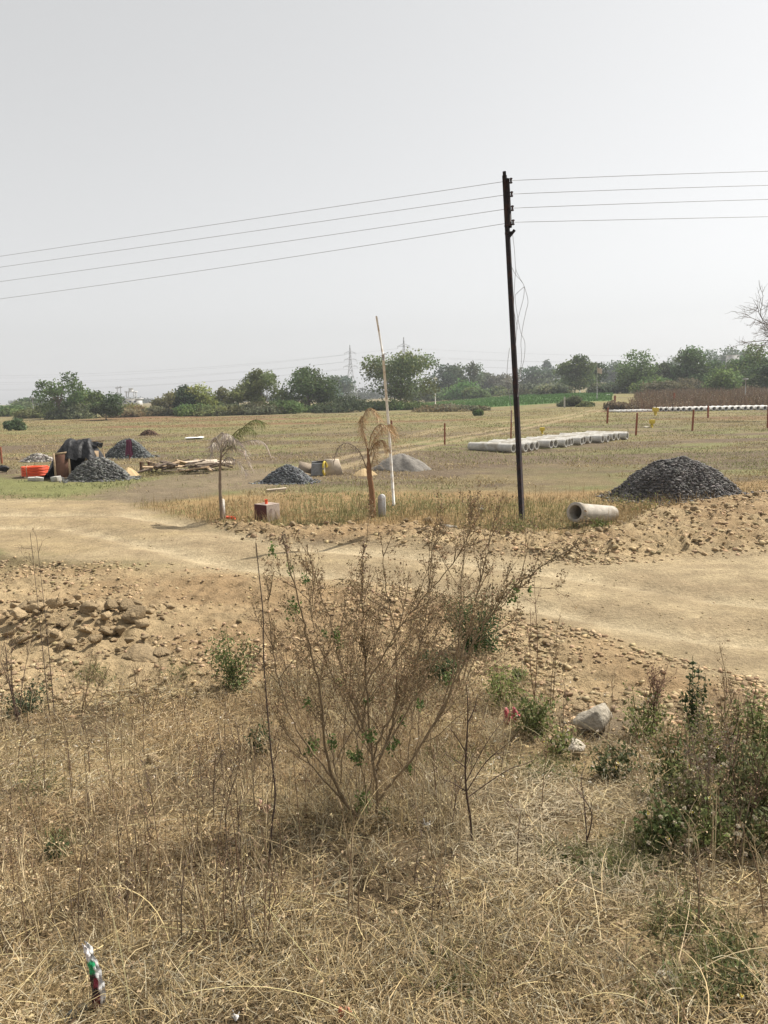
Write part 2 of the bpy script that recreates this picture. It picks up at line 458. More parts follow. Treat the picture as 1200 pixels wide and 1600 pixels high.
def smooth_path(ctrl, n=12):
    """Catmull-Rom through control points"""
    c = np.asarray(ctrl, float)
    p = np.concatenate([[2 * c[0] - c[1]], c, [2 * c[-1] - c[-2]]])
    out = []
    for i in range(len(c) - 1):
        a, b, d, e = p[i:i + 4]
        for t in np.linspace(0, 1, n, endpoint=False):
            out.append(0.5 * ((2 * b) + (-a + d) * t + (2 * a - 5 * b + 4 * d - e) * t * t + (-a + 3 * b - 3 * d + e) * t ** 3))
    out.append(c[-1])
    return np.array(out)

def ribbons(mb, base, head, el, length, width, bend, K, col, curl=None, roll=None, tipw=0.15):
    """many grass blades at once: start points, heading, start elevation, length, width, how far each bends down"""
    n = len(base)
    pos = base.copy(); L = length / K
    hd = head.copy(); vs = []
    roll = np.zeros(n) if roll is None else roll
    for k in range(K + 1):
        e = el - bend * k / K
        w = width * (1 - (1 - tipw) * (k / K) ** 1.5) / 2
        sx = -np.sin(hd); sy = np.cos(hd)
        side = np.stack([sx * np.cos(roll), sy * np.cos(roll), np.sin(roll)], 1)
        vs.append(pos - side * w[:, None]); vs.append(pos + side * w[:, None])
        if k < K:
            step = np.stack([np.cos(e) * np.cos(hd), np.cos(e) * np.sin(hd), np.sin(e)], 1)
            pos = pos + step * L[:, None]
            if curl is not None: hd = hd + curl / K
    v = np.stack(vs, 1)                    # n, 2(K+1), 3
    m = 2 * (K + 1)
    i = np.arange(n)[:, None] * m
    f = [np.concatenate([i + 2 * k, i + 2 * k + 1, i + 2 * k + 3, i + 2 * k + 2], 1) for k in range(K)]
    mb.add(v.reshape(-1, 3), np.concatenate(f), np.repeat(col, m, axis=0))

def leaves(mb, c, length, width, col, nrm=None, flat=0.0, axis=None):
    """folded diamond leaves: centre points, random directions (or about an outward normal)"""
    n = len(c)
    d = RNG.normal(size=(n, 3)) if axis is None else axis + RNG.normal(size=(n, 3)) * 0.4
    if nrm is None:
        nr = RNG.normal(size=(n, 3)); nr[:, 2] += flat * 2
    else:
        nr = nrm + RNG.normal(size=(n, 3)) * 0.6
    d /= np.linalg.norm(d, axis=1, keepdims=True)
    s = np.cross(d, nr); s /= (np.linalg.norm(s, axis=1, keepdims=True) + 1e-9)
    nn = np.cross(s, d)
    L = np.broadcast_to(length, (n,))[:, None]; W = np.broadcast_to(width, (n,))[:, None]
    a = c - d * L / 2; b = c + d * L / 2 - nn * L * 0.12
    l = c - s * W / 2 + nn * W * 0.22 - d * L * 0.08; r = c + s * W / 2 + nn * W * 0.22 - d * L * 0.08
    v = np.stack([a, l, b, r], 1).reshape(-1, 3)
    i = np.arange(n)[:, None] * 4
    f = np.concatenate([np.concatenate([i, i + 1, i + 2], 1), np.concatenate([i, i + 2, i + 3], 1)])
    mb.add(v, f, np.repeat(np.asarray(col), 4, axis=0) if np.ndim(col) == 2 else col)

def hull_shape(npts, seed, squash=(1, 1, 1)):
    r = np.random.default_rng(seed)
    bm = bmesh.new()
    p = np.array([[x, y, z] for x in (-1, 1) for y in (-1, 1) for z in (-1, 1)], float) * 0.66
    p = p + r.uniform(-0.42, 0.42, p.shape)
    if npts > 8:
        p = r.normal(size=p.shape); p /= np.linalg.norm(p, axis=1, keepdims=True); p *= r.uniform(0.75, 1.05, (8, 1))
    if npts > 8:
        e = r.normal(size=(npts - 8, 3)); e /= np.linalg.norm(e, axis=1, keepdims=True); p = np.concatenate([p, e * r.uniform(0.7, 1.0, (npts - 8, 1))])
    p = p * np.array(squash)
    for q in p: bm.verts.new(q)
    res = bmesh.ops.convex_hull(bm, input=bm.verts[:])
    lone = [v for v in bm.verts if not v.link_faces]
    bmesh.ops.delete(bm, geom=lone, context='VERTS')
    bm.verts.index_update()
    v = np.array([q.co[:] for q in bm.verts]); f = np.array([[q.index for q in t.verts] for t in bm.faces])
    bm.free()
    return v, f

SMALL = [hull_shape(8, 100 + i, (1, U(0.55, 1), U(0.35, 0.65))) for i in range(16)]

def stones(mb, pos, size, col, shapes=SMALL, sink=0.38):
    """many loose stones at once"""
    n = len(pos)
    which = RNG.integers(0, len(shapes), n)
    for k, (v, f) in enumerate(shapes):
        idx = np.where(which == k)[0]
        m = len(idx)
        if m == 0: continue
        a = U(0, 6.283, m); t = U(-0.5, 0.5, m)
        ca, sa = np.cos(a), np.sin(a); ct, st = np.cos(t), np.sin(t)
        x = v[None, :, 0]; y = v[None, :, 1]; z = v[None, :, 2]
        y2 = y * ct[:, None] - z * st[:, None]; z2 = y * st[:, None] + z * ct[:, None]
        x3 = x * ca[:, None] - y2 * sa[:, None]; y3 = x * sa[:, None] + y2 * ca[:, None]
        s = size[idx][:, None]
        V = np.stack([x3 * s, y3 * s, z2 * s], -1) + pos[idx][:, None, :]
        V[:, :, 2] += s * (0.5 - sink)
        FF = (f[None] + (np.arange(m) * len(v))[:, None, None]).reshape(-1, 3)
        mb.add(V.reshape(-1, 3), FF, np.repeat(col[idx], len(v), axis=0))

def rock_mesh(seed, squash, detail=2, rough=0.10):
    """an angular boulder: hull, softened, with lumps"""
    r = np.random.default_rng(seed)
    v, f = hull_shape(13, seed, squash)
    bm = bmesh.new()
    bv = [bm.verts.new(q) for q in v]
    for t in f: bm.faces.new([bv[i] for i in t])
    bmesh.ops.bevel(bm, geom=bm.edges[:], offset=0.035, segments=1, affect='EDGES')
    bmesh.ops.triangulate(bm, faces=bm.faces[:])
    for _ in range(detail - 1):
        bmesh.ops.subdivide_edges(bm, edges=bm.edges[:], cuts=1, use_grid_fill=True)
    ph = r.uniform(0, 6, 6)
    for q in bm.verts:
        c = q.co
        n = math.sin(c.x * 5 + ph[0]) * math.sin(c.y * 6 + ph[1]) * math.sin(c.z * 7 + ph[2]) + 0.5 * math.sin(c.x * 13 + ph[3]) * math.sin(c.y * 11 + ph[4])
        q.co = c * (1 + rough * 0.5 * n)
    bm.normal_update()
    bm.verts.index_update()
    v = np.array([q.co[:] for q in bm.verts]); f = {}
    for t in bm.faces: f.setdefault(len(t.verts), []).append([q.index for q in t.verts])
    bm.free()
    return v, [np.array(a) for a in f.values()]

def fcol(base, n, lo=0.75, hi=1.25, hue=0.06):
    c = np.asarray(base)[None] * U(lo, hi, (n, 1)) * (1 + U(-hue, hue, (n, 3)))
    return np.clip(c, 0.004, 0.95)

# ------------------------------------------------------------------ the ground as one sheet, cut along its zones
def build_ground():
    ys = np.concatenate([np.linspace(-8, 0.5, 18)[:-1], np.geomspace(1.5, 40, 560) - 1.0, np.geomspace(40, 1400, 150)[1:]])
    ss = np.linspace(-1, 1, 640)
    Y = np.repeat(ys[:, None], len(ss), 1)
    X = (0.8 * ss + 0.2 * ss ** 3)[None] * (np.abs(Y) * 1.0 + 5.0)
    x = X.ravel(); y = Y.ravel()
    z = H(x, y)
    col = ground_color(x, y)
    nr, nc = X.shape
    i = np.arange(nr - 1)[:, None] * nc + np.arange(nc - 1)[None]
    f = np.stack([i, i + 1, i + nc + 1, i + nc], -1).reshape(-1, 4)
    cx = x[f].mean(1); cy = y[f].mean(1)
    wob = (fbm(cx * 1.7, cy * 1.7, 43) - 0.5) * 0.8
    zone = np.zeros(len(f), int)
    zone[sdf(Z_ROAD, cx, cy) + wob < 0] = 1
    zone[sdf(Z_BANK, cx, cy) + wob < 0] = 2
    zone[(sdf(CROP, cx, cy) < 0)] = 3
    for k, name in enumerate(('ground', 'dirt_road', 'grass_bank', 'crop_field')):
        ff = f[zone == k]
        used = np.unique(ff)
        remap = np.zeros(len(x), np.int64); remap[used] = np.arange(len(used))
        mb = MB(); mb.add(np.stack([x, y, z], 1)[used], remap[ff], col[used])
        o = mb.build(name, M['ground'], smooth=True)
        o['kind'] = 'structure'
build_ground()

# ------------------------------------------------------------------ loose stones
ROCK_TAN = (0.37, 0.275, 0.165)
def scatter_stones():
    # rubble between road and bank
    n = 130000
    y = 4.6 + U(0, 1, n) ** 1.2 * 8.2; x = U(-1, 1, n) * (y * 0.62 + 1.2)
    rd = sdf(Z_ROAD, x, y); bk = sdf(Z_BANK, x, y)
    keep = (rd > -0.25) & (bk > -0.5) & (y < 12.3 + 0.06 * x) & (U(0, 1, n) < 0.08 + 0.9 * sstep(0.38, 0.7, fbm(x * 0.8, y * 0.8, 71)) * (0.35 + 1.3 * sstep(0.4, 0.6, fbm(x * 3, y * 3, 72))))
    x, y = x[keep], y[keep]; n = len(x)
    s = 0.005 + 0.036 * U(0, 1, n) ** 4.6
    z = H(x, y)
    mb = MB(); c = fcol(np.array(ROCK_TAN) * 0.95, n, 0.55, 1.3)
    stones(mb, np.stack([x, y, z], 1), s, c)
    # the berm along the far side of the road
    n = 60000
    y = U(9.5, 22, n); x = U(-6, 16, n)
    b = sdf(Z_BERM, x, y)
    keep = (b < 0.12) & (U(0, 1, n) < 0.35 + 0.8 * fbm(x * 0.9, y * 0.9, 73))
    x, y = x[keep], y[keep]; n = len(x)
    s = 0.009 + 0.052 * U(0, 1, n) ** 4.5
    stones(mb, np.stack([x, y, H(x, y)], 1), s, fcol(ROCK_TAN, n, 0.7, 1.25))
    tag(mb.build('rubble_stones', M['stone']), 'loose tan rubble and chips scattered along both sides of the dirt road', 'rubble', kind='stuff')
    # pebbles on the carriageway
    n = 9000
    y = 5.5 + U(0, 1, n) ** 1.2 * 13; x = U(-1, 1, n) * (y * 0.62 + 1.2)
    keep = (sdf(Z_ROAD, x, y) < 0) & (U(0, 1, n) < 0.15 + 1.0 * sstep(0.4, 0.7, fbm(x * 0.6, y * 0.9, 75)))
    x, y = x[keep], y[keep]; n = len(x)
    mb = MB(); s = 0.005 + 0.016 * U(0, 1, n) ** 4
    stones(mb, np.stack([x, y, H(x, y)], 1), s, fcol((0.36, 0.28, 0.165), n, 0.6, 1.2))
    tag(mb.build('road_pebbles', M['stone']), 'small pebbles strewn over the pale dirt road', 'pebbles', kind='stuff')
scatter_stones()

ROCKS = [rock_mesh(300 + i, (1, random.uniform(0.62, 0.95), random.uniform(0.5, 0.8)), 2, 0.22) for i in range(18)]
ROCK_ME = []
for i, (v, f) in enumerate(ROCKS):
    mb = MB(); tone = np.array([0.385, 0.29, 0.175]) * random.choice([0.62, 0.75, 0.88, 1.0, 1.08])
    mb.add(v, f, tone); me = mb.mesh('boulder', smooth=False); me.materials.append(M['stone']); ROCK_ME.append(me)
BIG_V = rock_mesh(911, (1, 0.8, 0.72), 3, 0.16)
GREY_ME = []
for i in range(3):
    mb = MB(); mb.add(*ROCKS[i + 2], np.array([0.40, 0.36, 0.295])); me = mb.mesh('boulder', smooth=False); me.materials.append(M['stone']); GREY_ME.append(me)

def rock(px, py, wpx, label, group=None, hz=0.75, me=None, name='boulder', rz=None, cat='rock', sink=0.18, lift=0.0):
    p = G(px, py); s = wpx * mpp(p) / 2
    o = bpy.data.objects.new(name, me or random.choice(ROCK_ME)); COL.objects.link(o)
    o.scale = (s, s * random.uniform(0.85, 1.1), s * hz)
    o.rotation_euler = (random.uniform(-0.3, 0.3), random.uniform(-0.3, 0.3), random.uniform(0, 6.3) if rz is None else rz)
    o.location = (p[0], p[1] + s * 0.4, p[2] + s * hz * (0.55 - sink) + lift)
    return tag(o, label, cat, group)

def boulders():
    g = 'boulders heaped at the near left edge of the road'
    lab = 'tan boulder in the loose heap on the left verge of the road'
    spots = [(12, 985, 34), (40, 972, 30), (28, 998, 40), (58, 985, 34), (70, 962, 26), (92, 968, 30), (84, 990, 36), (104, 1003, 30),
             (118, 980, 28), (128, 962, 24), (60, 955, 24), (20, 958, 24), (140, 990, 34), (152, 972, 26), (168, 1006, 32), (176, 984, 28),
             (190, 968, 24), (186, 1000, 34), (204, 986, 30), (222, 998, 26), (150, 1018, 30), (118, 1020, 26), (96, 1022, 26), (128, 1008, 28),
             (200, 1012, 26), (232, 980, 22), (60, 1005, 26), (10, 1008, 30), (36, 1014, 26), (168, 958, 22), (186, 1024, 24), (108, 952, 22),
             (214, 970, 20), (-20, 990, 40), (-35, 1004, 34)]
    for px, py, w in spots:
        rock(px + random.uniform(-4, 4), py + random.uniform(-3, 6), w * random.uniform(0.85, 1.3), lab, g, hz=random.uniform(0.8, 1.05), lift=random.uniform(0, 0.05))
    for i in range(60):
        rock(random.gauss(120, 75), 992 + random.gauss(0, 20), random.uniform(10, 24), lab, g, hz=random.uniform(0.75, 1.05), lift=random.uniform(0, 0.08))
    rock(212, 992, 56, 'long tilted tan slab leaning at the top right of the roadside boulder heap', g, 0.6, rz=0.4, lift=0.05)
    rock(222, 1034, 74, 'largest brown slab at the near right end of the roadside boulder heap', g, 0.5, rz=0.9)
    rock(252, 1028, 44, 'flat tan stone right of the largest slab in the roadside heap', g, 0.6)
    rock(80, 1012, 54, 'pale split block at the front of the roadside boulder heap', g, 0.6)
    # along the berm
    g = 'larger rocks lying on the berm beyond the road'
    lab = 'tan rock among the rubble on the berm beyond the road'
    for i in range(70):
        t = random.random()
        if random.random() < 0.6:
            px = 345 + t * 560; py = 822 + 8 * random.random() + (14 * (px - 640) / 260 if px > 640 else 0) + random.uniform(0, 14)
        else:
            px = 930 + t * 280; py = 832 - (px - 930) * 0.19 + random.uniform(0, 30)
        rock(px, py, random.uniform(8, 16) + 8 * random.random() ** 3, lab, g, hz=random.uniform(0.6, 0.95))
    rock(705, 832, 36, 'grey flat rock on the berm near the dry twigs', g, 0.6, GREY_ME[0])
    rock(671, 822, 18, 'upright pointed tan rock on the berm left of the flat grey one', g, 1.3)
    rock(828, 836, 26, 'tan wedge shaped rock at the foot of the dark pole', g, 0.7)
    rock(866, 840, 18, 'pale flat stone on the berm between dark pole and pipe', g, 0.5)
    rock(393, 816, 12, 'pale rock beside the maroon and white block', g, 0.8)
    rock(1050, 808, 16, 'brown rock on the berm below the big gravel heap', g, 0.8)
    rock(970, 822, 20, 'tan rock lying against the buried end of the pipe', g, 0.9)
    # foreground
    mb = MB(); mb.add(*rock_mesh(917, (1, 0.6, 0.8), 2, 0.35), np.array([0.46, 0.41, 0.33])); WHITE_ME = mb.mesh('boulder'); WHITE_ME.materials.append(M['stone'])
    mb = MB(); mb.add(*BIG_V, np.array([0.33, 0.295, 0.24])); big = mb.mesh('boulder'); big.materials.append(M['stone'])
    rock(936, 1152, 100, 'large grey boulder with a smooth top by the right hand weeds', None, 0.95, big, rz=0.7, sink=0.3)
    rock(902, 1186, 44, 'whitish broken rock in front of the large grey boulder', None, 1.0, WHITE_ME, lift=0.03)
    rock(972, 1186, 52, 'tan stone between the large grey boulder and the weeds', None, 0.75)
    rock(905, 1115, 30, 'brown block on the verge behind the large grey boulder', None, 0.8)
    rock(770, 1142, 48, 'flat tan stone lying beside the red wrapper', None, 0.6)
    rock(700, 1130, 36, 'tan stone under the middle of the dry shrub', None, 0.7)
    rock(706, 1442, 54, 'brown stone half buried in straw at the bottom middle', None, 0.75)
    rock(237, 1196, 36, 'rounded tan stone in dry grass on the left', None, 0.7)
    rock(1045, 1536, 38, 'grey round stone in straw at the bottom right', None, 0.8, GREY_ME[2])
    rock(980, 1500, 50, 'flat tan stone above the grey round one at the bottom right', None, 0.4)
    rock(1030, 1388, 26, 'small tan stone beside a dark hollow below the weeds', None, 0.8)
    rock(285, 1395, 24, 'small grey stone among tall stems on the left', None, 0.7, GREY_ME[0])
boulders()

# ------------------------------------------------------------------ gravel and sand heaps
def mound(c, w, d, h, nr=26, na=56, seed=0, flat=0.0, skew=0.0):
    """points of a heap with a slightly uneven foot"""
    r = np.linspace(0, 1, nr); a = np.linspace(0, 2 * math.pi, na, endpoint=False)
    Rr, A = np.meshgrid(r, a, indexing='ij')
    foot = 1 + 0.08 * np.sin(2 * A + seed * 1.7) + 0.07 * np.sin(3 * A + seed) + 0.06 * np.sin(7 * A + seed * 2)
    x = c[0] + np.cos(A) * Rr * w / 2 * foot; y = c[1] + np.sin(A) * Rr * d / 2 * foot
    return Rr, A, x, y

def heap_z(Rr, h, flat):
    q = np.clip(Rr, 0, 1)
    cone = 1 - q
    dome = 1 - q ** 2
    return h * (cone * (1 - flat) + dome * flat)

def heap(name, px0, px1, top, bot, label, cat, mat, col, ssize=None, count=0, flat=0.55, depth=0.85, seed=1, group=None, lump=0.10):
    base = G((px0 + px1) / 2, bot)
    w = (px1 - px0) * mpp(base); d = w * depth
    c = np.array([base[0], base[1] + d / 2 * 0.9])
    c[0] = at_y((px0 + px1) / 2, bot, c[1])[0]
    k = mpp((c[0], c[1], 0)); w = (px1 - px0) * k * 0.97
    gz = ground(c[0], c[1]) - 0.02
    h = at_y((px0 + px1) / 2, top, c[1])[2] - gz
    Rr, A, x, y = mound(c, w, d, h, seed=seed)
    z = gz + heap_z(Rr, h, flat) + lump * h * (fbm(x * 3, y * 3, seed) - 0.5) * 2 * (Rr < 0.98)
    z[-1] = H(x[-1], y[-1]) - 0.04
    nr, na = x.shape
    i = np.arange(nr - 1)[:, None] * na; j = np.arange(na)[None]; k2 = (np.arange(na) + 1)[None] % na
    f = np.stack([i + j, i + na + j, i + na + k2, i + k2], -1).reshape(-1, 4)[na * 0:]
    mb = MB(); mb.add(np.stack([x, y, z], -1).reshape(-1, 3), f, np.array(col) * 0.8)
    if count:
        q = np.sqrt(U(0, 1.05, count)); a = U(0, 6.283, count)
        out = U(0, 1, count) < 0.07; q[out] = 1 + U(0, 1, out.sum()) ** 2 * 0.35
        foot = 1 + 0.08 * np.sin(2 * a + seed * 1.7) + 0.07 * np.sin(3 * a + seed) + 0.06 * np.sin(7 * a + seed * 2)
        xs = c[0] + np.cos(a) * q * w / 2 * foot; ys = c[1] + np.sin(a) * q * d / 2 * foot
        zs = np.where(q < 1, gz + heap_z(q, h, flat) + lump * h * (fbm(xs * 3, ys * 3, seed) - 0.5) * 2, H(xs, ys))
        stones(mb, np.stack([xs, ys, zs], 1), ssize * U(0.6, 1.6, count), fcol(col, count, 0.5, 2.3, 0.05), sink=0.30)
    o = mb.build(name, mat, origin=(c[0], c[1], gz))
    return tag(o, label, cat, group)

GRAVEL = (0.08, 0.075, 0.072)
heap('gravel_heap', 962, 1148, 714, 786, 'large dark gravel heap on the right behind the lone concrete pipe', 'gravel heap', M['gravel'], GRAVEL, 0.036, 6500, 0.75, 0.8, 1)
heap('gravel_heap', 104, 206, 714, 752, 'dark gravel heap in front of the black tarpaulin shelter', 'gravel heap', M['gravel'], (0.10, 0.10, 0.095), 0.045, 2600, 0.6, 0.8, 2)
heap('gravel_heap', 164, 240, 685, 716, 'dark gravel heap behind the purple cloth on its stake', 'gravel heap', M['gravel'], (0.085, 0.09, 0.09), 0.045, 2400, 0.45, 0.8, 3)
heap('gravel_heap', 410, 492, 727, 757, 'small dark gravel heap beside the metal hopper', 'gravel heap', M['gravel'], (0.09, 0.095, 0.10), 0.034, 2600, 0.5, 0.8, 4)
heap('stone_dust_heap', 582, 676, 709, 737, 'smooth grey stone dust heap behind the leaning white pole', 'sand heap', M['grey_sand'], (0.2, 0.19, 0.17), None, 0, 0.5, 0.8, 5, lump=0.16)
heap('sand_heap', 183, 220, 729, 746, 'small pale sand heap at the end of the timber stack', 'sand heap', M['sand'], (0.4, 0.3, 0.2), None, 0, 0.5, 0.9, 6, lump=0.1)
heap('sand_heap', 548, 590, 731, 744, 'low tan sand heap behind the brown palm trunk', 'sand heap', M['sand'], (0.4, 0.3, 0.2), None, 0, 0.4, 0.8, 7, lump=0.1)
heap('rubble_heap', 36, 84, 709, 722, 'low grey rubble heap behind the orange coil', 'rubble heap', M['gravel'], (0.23, 0.21, 0.19), 0.06, 700, 0.5, 0.6, 8)
heap('soil_heap', 218, 248, 672, 681, 'low brown soil heap out in the field on the left', 'soil heap', M['ground'], (0.13, 0.085, 0.06), 0.06, 300, 0.6, 0.6, 9)

# ------------------------------------------------------------------ concrete pipes
def ring_pipe(mb, length, ro, ri, sides=28, collar=0.0):
    """a hollow pipe along +X starting at 0, lying with its underside at z = 0"""
    a = np.arange(sides) * 2 * math.pi / sides
    prof = [(0, ri), (0, ro + collar), (0.10 * (collar > 0) + 1e-3, ro + collar), (0.10 * (collar > 0) + 0.012, ro), (length - 0.01, ro), (length, ro - 0.01), (length, ri)]
    v = []
    for x, r in prof:
        v.append(np.stack([np.full(sides, x), np.cos(a) * r, np.sin(a) * r + ro], 1))
    v = np.concatenate(v); n = len(prof)
    i = np.arange(n)[:, None] * sides; i2 = ((np.arange(n) + 1) % n)[:, None] * sides
    j = np.arange(sides)[None]; k = (np.arange(sides) + 1)[None] % sides
    mb.add(v, np.stack([i + j, i2 + j, i2 + k, i + k], -1).reshape(-1, 4))

def pipe_rows():
    def proto(length, ro, ri, mat):
        mb = MB(); ring_pipe(mb, length, ro, ri); me = mb.mesh('concrete_pipe', smooth=False); me.materials.append(mat)
        me.polygons.foreach_set('use_smooth', np.ones(len(me.polygons), bool))
        bm = bmesh.new(); bm.from_mesh(me)
        for e in bm.edges:
            if len(e.link_faces) == 2 and e.calc_face_angle(0) > 0.6: e.smooth = False
        bm.to_mesh(me); bm.free()
        return me
    A = G(803, 707); B = G(981, 685)
    me = proto(2.45, 0.19, 0.145, M['concrete'])
    d = (B - A)[:2]; Lr = np.linalg.norm(d); d /= Lr
    ax = np.array([-d[1], d[0]])
    n = 20
    for i in range(n):
        t = i / (n - 1)
        off = random.uniform(-0.30, 0.30)
        p = A[:2] + d * (t * Lr + random.uniform(-0.04, 0.04)) + ax * off
        o = bpy.data.objects.new('concrete_pipe', me); COL.objects.link(o)
        pe = p + ax * 2.45
        o.location = (p[0], p[1], max(ground(*p), ground(*pe)) - 0.015)
        o.rotation_euler = (random.uniform(0, 6.28) * 0, 0, math.atan2(ax[1], ax[0]) + random.uniform(-0.09, 0.09))
        lab = 'grey concrete pipe in the diagonal row lying in the middle of the field'
        if i == 0: lab = 'leftmost pipe of the diagonal row, seen along its side'
        if i == n - 1: lab = 'farthest right pipe of the diagonal row in the field'
        tag(o, lab, 'pipe', 'pipes laid in a diagonal row in the field')
    A = G(1032, 643); B = G(1215, 641)
    me = proto(2.45, 0.24, 0.19, M['pale_concrete'])
    d = (B - A)[:2]; Lr = np.linalg.norm(d); d /= Lr
    ax = np.array([-d[1], d[0]]); ax = ax * 0.9 + d * -0.43
    n = int(Lr / 0.60)
    for i in range(n):
        p = A[:2] + d * (i / (n - 1) * Lr + random.uniform(-0.05, 0.05)) + ax * random.uniform(-0.15, 0.15)
        o = bpy.data.objects.new('concrete_pipe', me); COL.objects.link(o)
        o.location = (p[0], p[1], ground(*p) - 0.01)
        o.rotation_euler = (0, rad(-1.5), math.atan2(ax[1], ax[0]) + random.uniform(-0.04, 0.04))
        lab = 'pale pipe in the far row before the dry stalks on the right'
        if i == 0: lab = 'leftmost pale pipe of the far row before the dry stalks'
        tag(o, lab, 'pipe', 'pale pipes in the far row at the right')
    A = G(970, 644.5); B = G(1020, 643.5)
    me = proto(2.0, 0.13, 0.10, M['pale_concrete'])
    for i in range(7):
        p = A[:2] + (B - A)[:2] * i / 6
        o = bpy.data.objects.new('concrete_pipe', me); COL.objects.link(o)
        o.location = (p[0], p[1], ground(*p))
        o.rotation_euler = (0, rad(-1.5), rad(118) + random.uniform(-0.04, 0.04))
        tag(o, 'thin white pipe in the short row left of the far pipes', 'pipe', 'thin white pipes in a short row')
    # the lone pipe on the near side
    p = G(897, 828)
    t = thing('concrete_pipe', p, 'lone weathered pipe lying with its open end by the berm', 'pipe')
    a = rad(42)
    mb = MB(); ring_pipe(mb, 1.30, 0.175, 0.138, 36, 0.0)
    R_ = rotm((0, 0, 1), a) @ rotm((0, 1, 0), rad(9))
    mb.v = [v @ R_.T + np.array([0, 0, 0.13]) for v in mb.v]
    o = mb.build('barrel', M['tan_concrete'], t, smooth=False)
    me = o.data; me.polygons.foreach_set('use_smooth', np.ones(len(me.polygons), bool))
    bm = bmesh.new(); bm.from_mesh(me)
    for e in bm.edges:
        if len(e.link_faces) == 2 and e.calc_face_angle(0) > 0.6: e.smooth = False
    bm.to_mesh(me); bm.free()
    mb = MB(); sides = 36
    an = np.arange(sides) * 2 * math.pi / sides; v = []
    for x, r in ((-0.004, 0.142), (-0.004, 0.192), (0.13, 0.192), (0.15, 0.177)):
        v.append(np.stack([np.full(sides, x), np.cos(an) * r, np.sin(an) * r + 0.175], 1))
    v = np.concatenate(v) @ R_.T + np.array([0, 0, 0.13])
    i = np.arange(3)[:, None] * sides; j = np.arange(sides)[None]; k = (np.arange(sides) + 1)[None] % sides
    mb.add(v, np.stack([i + j, i + sides + j, i + sides + k, i + k], -1).reshape(-1, 4))
    mb.build('collar', M['tan_concrete'], t)
pipe_rows()

# ------------------------------------------------------------------ electric pole and wires
PB = G(817, 815)
def on_pole(py):
    px = 788 + (817 - 788) * (py - 270) / (815 - 270)
    return at_y(px, py, PB[1])
def power_line():
    t = thing('utility_pole', PB, 'dark leaning power pole with four wires at its top', 'utility pole')
    top = on_pole(274); mid = on_pole(372)
    mb = MB()
    tube(mb, [PB - np.array([0, 0, 0.3]), (PB + mid) / 2, mid, top], [0.062, 0.057, 0.05, 0.045], 4)
    mb.build('shaft', M['pole'], t, PB)
    ax = (top - PB) / np.linalg.norm(top - PB)
    mb = MB()
    a, b = on_pole(356), on_pole(279)
    off = np.array([0.05, 0.0, 0])
    tube(mb, [a + off, b + off], 0.042, 4)
    mb.build('extension_bar', M['pole'], t, PB)
    mb = MB(); tube(mb, [on_pole(285), on_pole(268)], 0.035, 6); mb.build('cap', M['pole'], t, PB)
    for py in (364, 352):
        mb = MB(); box(mb, on_pole(py) + np.array([0.02, 0, 0]), (0.13, 0.12, 0.04), bevel=0.006); mb.build('clamp', M['pole'], t, PB)
    mb = MB(); q = on_pole(370); tube(mb, [q + np.array([0.03, 0, 0]), q + np.array([0.13, -0.02, 0.12])], 0.03, 6)
    mb.build('stub_arm', M['pole'], t, PB)
    hs = [283, 304, 326, 348]
    for py in hs:
        q = on_pole(py) + np.array([0.115, -0.02, 0])
        mb = MB()
        zz = np.array([-0.05, -0.035, -0.02, 0, 0.02, 0.035, 0.05]); rr = [0.022, 0.034, 0.02, 0.018, 0.02, 0.034, 0.022]
        tube(mb, q[None] + zz[:, None] * np.array([0, 0, 1.0]), rr, 10)
        mb.build('insulator', M['porcelain'], t, PB)
    # loose service wires hanging down the pole
    def strand(pix):
        pts = smooth_path([at_y(x, y, PB[1] - 0.12 + 0.05 * math.sin(i)) for i, (x, y) in enumerate(pix)], 6)
        mb = MB(); tube(mb, pts, 0.0045, 4); mb.build('loose_wire', M['wire_pale'], t, PB)
    strand([(801, 366), (804, 392), (806, 420), (812, 434), (819, 447), (825, 470), (822, 486), (817, 510), (814, 535), (815, 560), (812, 590)])
    strand([(800, 418), (805, 428), (815, 440), (819, 448), (818, 465), (812, 488), (808, 506), (806, 540)])
    strand([(819, 448), (808, 458), (805, 464), (808, 490), (814, 520), (820, 535), (819, 560), (813, 585), (809, 620)])
    strand([(806, 420), (804, 445), (803, 480), (806, 500), (809, 515)])
    strand([(796, 544), (793, 570), (792, 600), (797, 625), (800, 660)])
    # conductors
    names = ['topmost', 'second highest', 'third highest', 'lowest']
    lefts = [400.5, 417.5, 440, 467]; rights = [267.5, 289.5, 311.5, 338.5]; pl = [283, 304, 326, 348]
    # heading of the line to the left: chosen so that the top wire drops only by its sag
    dirL = np.array([-14.2, 6.9]); dirR = np.array([10.0, 0.1])
    for k in range(4):
        s = on_pole(pl[k]) + np.array([0.11, -0.03, 0])
        for side, e_py, px, dv, nm in ((-1, lefts[k], 0, dirL, 'left'), (1, rights[k], 1200, dirR, 'right')):
            dr = ray(px, e_py)
            # where the vertical plane through the line meets the pixel's ray
            A = np.array([[dr[0], -dv[0]], [dr[1], -dv[1]]])
            tt, uu = np.linalg.solve(A, s[:2] - EYE[:2])
            e = EYE + tt * dr
            span = 3.2
            ts = np.linspace(0, span, 60)
            c = (s[2] - e[2]) / (span - 1)
            pts = np.stack([s[0] + (e[0] - s[0]) * ts, s[1] + (e[1] - s[1]) * ts, s[2] - c * ts * (span - ts)], 1)
            mb = MB(); tube(mb, pts, 0.0045, 4, cap=True)
            o = mb.build('overhead_wire', M['wire'], origin=s)
            tag(o, f'{names[k]} of the four wires running {nm} from the dark pole', 'wire', 'wires strung from the dark pole')
power_line()

